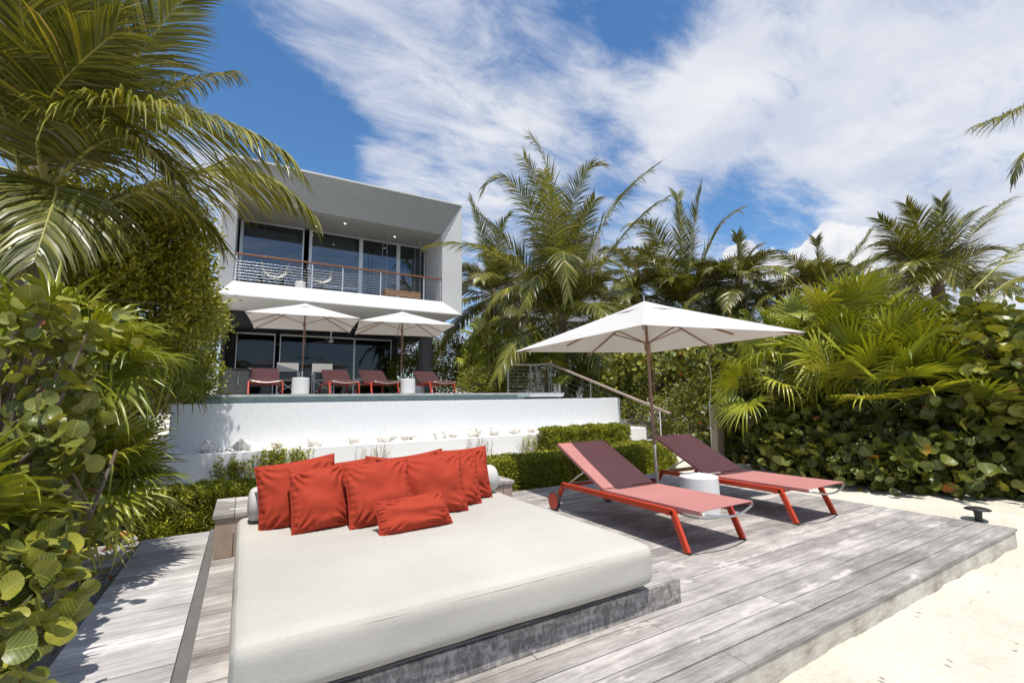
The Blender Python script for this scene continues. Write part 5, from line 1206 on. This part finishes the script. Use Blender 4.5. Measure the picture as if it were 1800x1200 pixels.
coconut_palm('big coconut palm rising above the right hand planting', at(1648, 505, Yf), -.1, 66, nf=12, L=2.4, ll=.85, nl=92, wid=.026, elev=(-40, 75), specs=[
    (A3(Yf, (1645, 500, 0), (1650, 430, .1), (1655, 380, .2), (1655, 352, .3)), dict(droop=0.09, vee=.12)), (A3(Yf, (1645, 500, 0), (1630, 420, -.1), (1610, 380, -.1), (1592, 360, -.1)), dict(droop=0.19)),
    (A3(Yf, (1645, 500, 0), (1665, 430, 0), (1690, 385, 0), (1712, 372, .1)), dict(droop=0.19)), (A3(Yf, (1645, 500, 0), (1600, 440, -.1), (1570, 400, -.2), (1545, 385, -.2)), dict(droop=0.22)),
    (A3(Yf, (1650, 505, 0), (1690, 440, .1), (1715, 390, .1), (1770, 353, .2)), dict(droop=0.31)), (A3(Yf, (1640, 505, 0), (1590, 470, -.1), (1560, 450, -.2), (1530, 500, -.3)), dict(droop=0.43)),
    (A3(Yf, (1640, 505, 0), (1590, 430, 0), (1560, 420, 0), (1535, 430, 0)), dict(droop=0.31)),
    (A3(Yf, (1650, 505, 0), (1652, 460, -.5), (1655, 440, -1.0), (1680, 500, -1.3)), dict(droop=0.50, tone=.25)),
    (A3(Yf, (1650, 505, 0), (1640, 450, -.4), (1620, 445, -.8), (1605, 520, -1.1)), dict(droop=0.50, tone=.15)),
    (A3(Yf, (1650, 505, 0), (1690, 460, -.1), (1710, 450, -.1), (1715, 520, -.1)), dict(droop=0.50))])
coconut_palm('coconut palm crown half hidden behind the one left of the big umbrella top', at(1090, 540, 15), -.1, 68, nf=20, L=4.0, ll=1.15, nl=95, wid=.046, elev=(-50, 60))
coconut_palm('low coconut palm crown filling the gap behind the tall fan palm', at(1370, 530, 9.5), -.1, 69, nf=15, L=2.3, ll=.8, nl=80, wid=.030, elev=(-55, 70))
coconut_palm('low coconut palm crown left of the big right hand palm', at(1530, 520, 7.5), -.1, 70, nf=14, L=2.0, ll=.75, nl=80, wid=.028, elev=(-55, 60))
coconut_palm('coconut palm crown farther back between the centre palm and the dark upright one', at(1120, 480, 17), -.1, 72, nf=18, L=3.4, ll=1.1, nl=80, wid=.044, elev=(-50, 75))
coconut_palm('coconut palm crown farther back just left of the big right hand palm', at(1490, 500, 9.5), -.1, 73, nf=18, L=2.6, ll=.9, nl=80, wid=.032, elev=(-50, 70))
coconut_palm('coconut palm crown farther back behind the umbrella right slope', at(1255, 490, 13), -.1, 74, nf=16, L=2.8, ll=.9, nl=80, wid=.036, elev=(-50, 60))
# palm standing outside the right edge, its fronds reach in
tR = coconut_palm('coconut palm at the right edge whose fronds reach into the picture', np.array([12.2, -.6, 3.4]), -.1, 67, nf=6, L=2.6, ll=.6, nl=50, wid=.034, elev=(-10, 80), specs=[])
rgR = rng_of(5)
frond(A3(2.0, (1860, 150, -.3), (1810, 185, 0), (1760, 205, 0), (1712, 222, 0)), rgR, tR, nl=70, ll=.75, wid=.028, droop=.6, tone=.15)
frond(A3(2.0, (1870, 230, -.3), (1840, 235, 0), (1800, 250, 0), (1782, 320, 0)), rgR, tR, nl=60, ll=.6, wid=.026, droop=.7, tone=.1)
frond([at(1690, 530, 3.2), at(1740, 480, 2.9), at(1780, 440, 2.7), at(1850, 400, 2.4)], rgR, tR, nl=54, ll=.55, wid=.034, droop=.6, tone=.05)
frond([at(1700, 560, 3.0), at(1760, 500, 2.7), at(1790, 470, 2.4), at(1840, 490, 2.2)], rgR, tR, nl=50, ll=.5, wid=.034, droop=.8, tone=.15)

# ---- left hand planting
Yl = 6.0
def L3(*pts): return [at(x, y, Y) for (x, y, Y) in pts]
tL = coconut_palm('large coconut palm filling the upper left corner above the shrubs', at(70, 320, 6.6), -.1, 71, nf=9, L=3.2, ll=1.0, nl=120, wid=.022, elev=(-30, 60), azok=lambda a: math.cos(a) < -.1, specs=[
    (L3((85, 330, 6.4), (95, 180, 6.2), (108, 90, 5.8), (118, -60, 5.2)), dict(ll=1.15, nl=125, vee=.15, droop=0.13)),
    (L3((95, 330, 6.4), (125, 190, 6.3), (150, 60, 6.0), (165, -80, 5.6)), dict(ll=1.15, nl=125, vee=.15, droop=0.13)),
    (L3((120, 300, 6.4), (200, 160, 6.3), (260, 60, 6.1), (345, -25, 5.8)), dict(ll=1.15, nl=120, vee=.2, droop=0.16)),
    (L3((-40, 240, 5.8), (150, 175, 5.4), (330, 150, 5.0), (505, 268, 4.6)), dict(fwd=.7, ll=1.15, nl=125, droop=0.39, tone=.14, vee=-.25)),
    (L3((120, 300, 6.6), (200, 220, 6.6), (300, 130, 6.6), (418, 128, 6.6)), dict(ll=.5, nl=90, droop=0.98, dry=.25)),
    (L3((150, 380, 6.6), (300, 300, 6.4), (450, 250, 6.3), (552, 378, 6.2)), dict(ll=.95, nl=130, droop=0.45, tone=.2, vee=-.2)),
    (L3((40, 330, 6.4), (20, 200, 6.0), (-20, 120, 5.4), (-60, 60, 5.0)), dict(ll=1.1, nl=125, droop=0.26)),
    (L3((70, 350, 6.4), (120, 300, 5.6), (100, 330, 5.0), (60, 460, 4.6)), dict(ll=.95, nl=125, droop=0.59)),
    (L3((90, 340, 6.8), (200, 260, 7.2), (280, 200, 7.4), (350, 210, 7.6)), dict(ll=.95, nl=125, droop=0.39)),
    (L3((85, 330, 6.2), (60, 200, 5.9), (50, 110, 5.5), (30, -40, 5.0)), dict(ll=1.0, nl=110, droop=.2)),
    (L3((90, 330, 6.0), (170, 230, 5.7), (230, 210, 5.4), (300, 300, 5.2)), dict(ll=.9, nl=110, droop=.5, tone=.05)),
    (L3((80, 330, 6.0), (40, 200, 5.6), (90, 150, 5.2), (200, 60, 5.0)), dict(ll=.9, nl=110, droop=.35)),
    (L3((60, 350, 6.4), (0, 320, 5.8), (-20, 360, 5.2), (-30, 460, 5.0)), dict(ll=.95, nl=110, droop=0.52)),
    (L3((130, 380, 6.8), (220, 320, 7.2), (320, 330, 7.4), (390, 430, 7.6)), dict(ll=.85, nl=110, droop=0.59)),
])
def Lb(x, y, Y, r): p = at(x, y, Y); return (tuple(p), r)
shrub('large small leaved green tree left of the house under the palm fronds', (-2.6, 8.4, -.1), [Lb(200, 430, 8.0, (.95, .9, .85)), Lb(295, 430, 8.4, (.70, .8, .8)), Lb(120, 470, 7.6, (.8, .9, .8)), Lb(250, 540, 8.2, (1.0, .9, .8)), Lb(325, 520, 8.8, (.42, .7, .7)), Lb(210, 380, 8.0, (.6, .6, .4)), Lb(95, 375, 6.6, (.45, .4, .40))], 44000, .085, 51, group=sg, tone=.24, shell=.45)
shrub('leafy shrub at the left end of the pool in front of the house corner', (-1.5, 11.0, 1.0), [Lb(345, 590, 10.6, (.42, .6, .8)), Lb(330, 660, 10.4, (.62, .6, .50)), Lb(360, 560, 11.2, (.38, .5, .5)), Lb(250, 640, 9.8, (.9, .7, .9))], 22000, .075, 52, group=sg, tone=.06)
shrub('dark shrub behind the left sea grapes', (-2.4, 6.0, -.1), [((-2.3, 6.2, .9), (1.1, 1.2, 1.1)), ((-2.6, 4.6, .8), (1.0, 1.1, 1.1)), ((-1.7, 7.3, .8), (.6, .8, 1.0)), Lb(262, 720, 8.6, (.22, .3, .4))], 26000, .08, 53, group=sg, tone=-.12)
lf = 'fan palms in the left hand planting'
fan_palm('bright fan palm reaching over the left end of the planter wall', (-1.15, 3.95, -.05), tuple(at(158, 850, 3.9)), 54, n=24, R=.43, pet=.25, nb=34, elev=(-35, 80), droop=.3, group=lf, tone=.08)
fan_palm('fan palm behind the large sea grape leaves on the left', (-1.5, 4.0, -.05), tuple(at(100, 660, 3.9)), 55, n=20, R=.50, pet=.38, nb=32, elev=(-15, 80), droop=.4, group=lf, tone=-.02)
fan_palm('fan palm with yellow lit leaf in front of the house corner shrub', (-1.45, 8.6, .0), (-1.35, 8.5, 1.75), 56, n=15, R=.62, pet=.6, nb=30, elev=(-20, 70), droop=.35, group=lf, tone=.1)
fan_palm('fan palm at the far left edge with stiff pointed blades', (-1.25, 2.6, -.05), tuple(at(-150, 950, 2.5)), 57, n=14, R=.36, pet=.18, nb=18, elev=(-20, 70), droop=.2, group=lf, tone=.1)
lg = 'sea grape bushes on the left'
grape('large leaved sea grape bush at the left edge reaching head height', (-1.4, 3.0, -.05), [Lb(30, 580, 2.8, (.20, .25, .12)), Lb(130, 575, 3.1, (.16, .22, .07)), Lb(25, 720, 2.7, (.20, .25, .15)), Lb(110, 690, 3.0, (.10, .2, .07))], 330, .082, 58, lg, tone=.06, shell=.3, stems=3)
grape('sea grape branch hanging in front of the bright fan palm', (-1.3, 3.1, -.05), [Lb(100, 780, 3.1, (.13, .2, .07)), Lb(25, 840, 2.7, (.18, .25, .13)), Lb(205, 790, 3.3, (.04, .1, .03))], 190, .08, 62, lg, tone=.10, shell=.3, stems=3)
grape('low sea grape bush beside the pale deck boards', (-1.1, 2.5, -.05), [Lb(15, 960, 2.5, (.16, .25, .12)), Lb(10, 1060, 2.3, (.15, .25, .12)), Lb(60, 930, 2.9, (.09, .2, .07)), Lb(35, 1130, 2.2, (.07, .15, .05))], 330, .082, 59, lg, tone=.06, shell=.3, stems=3)
grape('small sea grape sprig on the litter beside the deck edge', (-1.0, 3.4, -.05), [Lb(130, 960, 3.2, (.08, .12, .05)), Lb(135, 900, 3.4, (.07, .12, .05))], 36, .078, 60, lg, tone=.2, shell=.3, stems=2)

# stones and leaf litter on the left soil
rk = MB(); rgk = random.Random(9)
def rock_obj(i, x, y, s, lab):
    bm = bmesh.new(); bmesh.ops.create_icosphere(bm, subdivisions=2, radius=s)
    for v in bm.verts: v.co *= 1+.35*mnoise.noise(v.co*(1.2/s)+Vector((i*3, 0, 0))); v.co.z *= .55
    me = bpy.data.meshes.new('coral_rock'); bm.to_mesh(me); bm.free(); me.materials.append(M['rock'])
    o = bpy.data.objects.new('coral_rock', me); COL.objects.link(o); o.location = (x, y, -.02+s*.2); tag(o, lab, 'rock', 'pale rocks on the litter')
for i, (px, py, s, lab) in enumerate(((197, 928, .085, 'largest pale coral rock at the foot of the left fan palm'), (228, 945, .06, 'pale rock nearest the back corner of the pale deck boards'), (215, 932, .035, 'small pale rock right of the largest one'), (232, 925, .04, 'small pale rock farthest back near the hedge end'), (190, 1018, .04, 'pale rock halfway along the deck edge'), (113, 1120, .035, 'pale rock beside the deck edge near the bottom left'))):
    p = atZ(px, py, 0.0); rock_obj(i, p[0], p[1], s, lab)
rg = rng_of(77); n = 420
p = np.stack([rg.uniform(-1.7, -.68, n), rg.uniform(2.0, 6.4, n), rg.uniform(.03, .07, n)], -1)
V, Q, Rr = scatter(ROUND_V, ROUND_Q, p, rg.normal(0, 1, (n, 3))*np.array([1, 1, .25]), rg.normal(0, .3, (n, 3))+np.array([0, 0, 1.0]), rg.uniform(.03, .1, n), rg.uniform(.86, 1, n))
o = np_mesh('leaf_litter', V, Q, Rr, M['grape'], None, False, None, ROUND_V); tag(o, 'fallen brown and red leaves on the soil left of the deck', 'leaf litter', None, 'stuff')

rg = rng_of(88); n = 260
p = np.stack([rg.uniform(1.6, 7.0, n), rg.uniform(.2, 2.6, n), np.full(n, -.118)], -1); ok = (p[:, 1] < 1.3) | (p[:, 0] > 6.05); p = p[ok]; n = len(p)
V, Q, Rr = scatter(LEAF_V, LEAF_Q, p, rg.normal(0, 1, (n, 3))*np.array([1, 1, .1]), rg.normal(0, .3, (n, 3))+np.array([0, 0, 1.0]), rg.uniform(.008, .035, n), np.full(n, .5))
o = np_mesh('beach_litter', V, Q, Rr, M['dry'], None, False); tag(o, 'tiny dry leaf bits and twigs on the sand', 'litter', None, 'stuff')
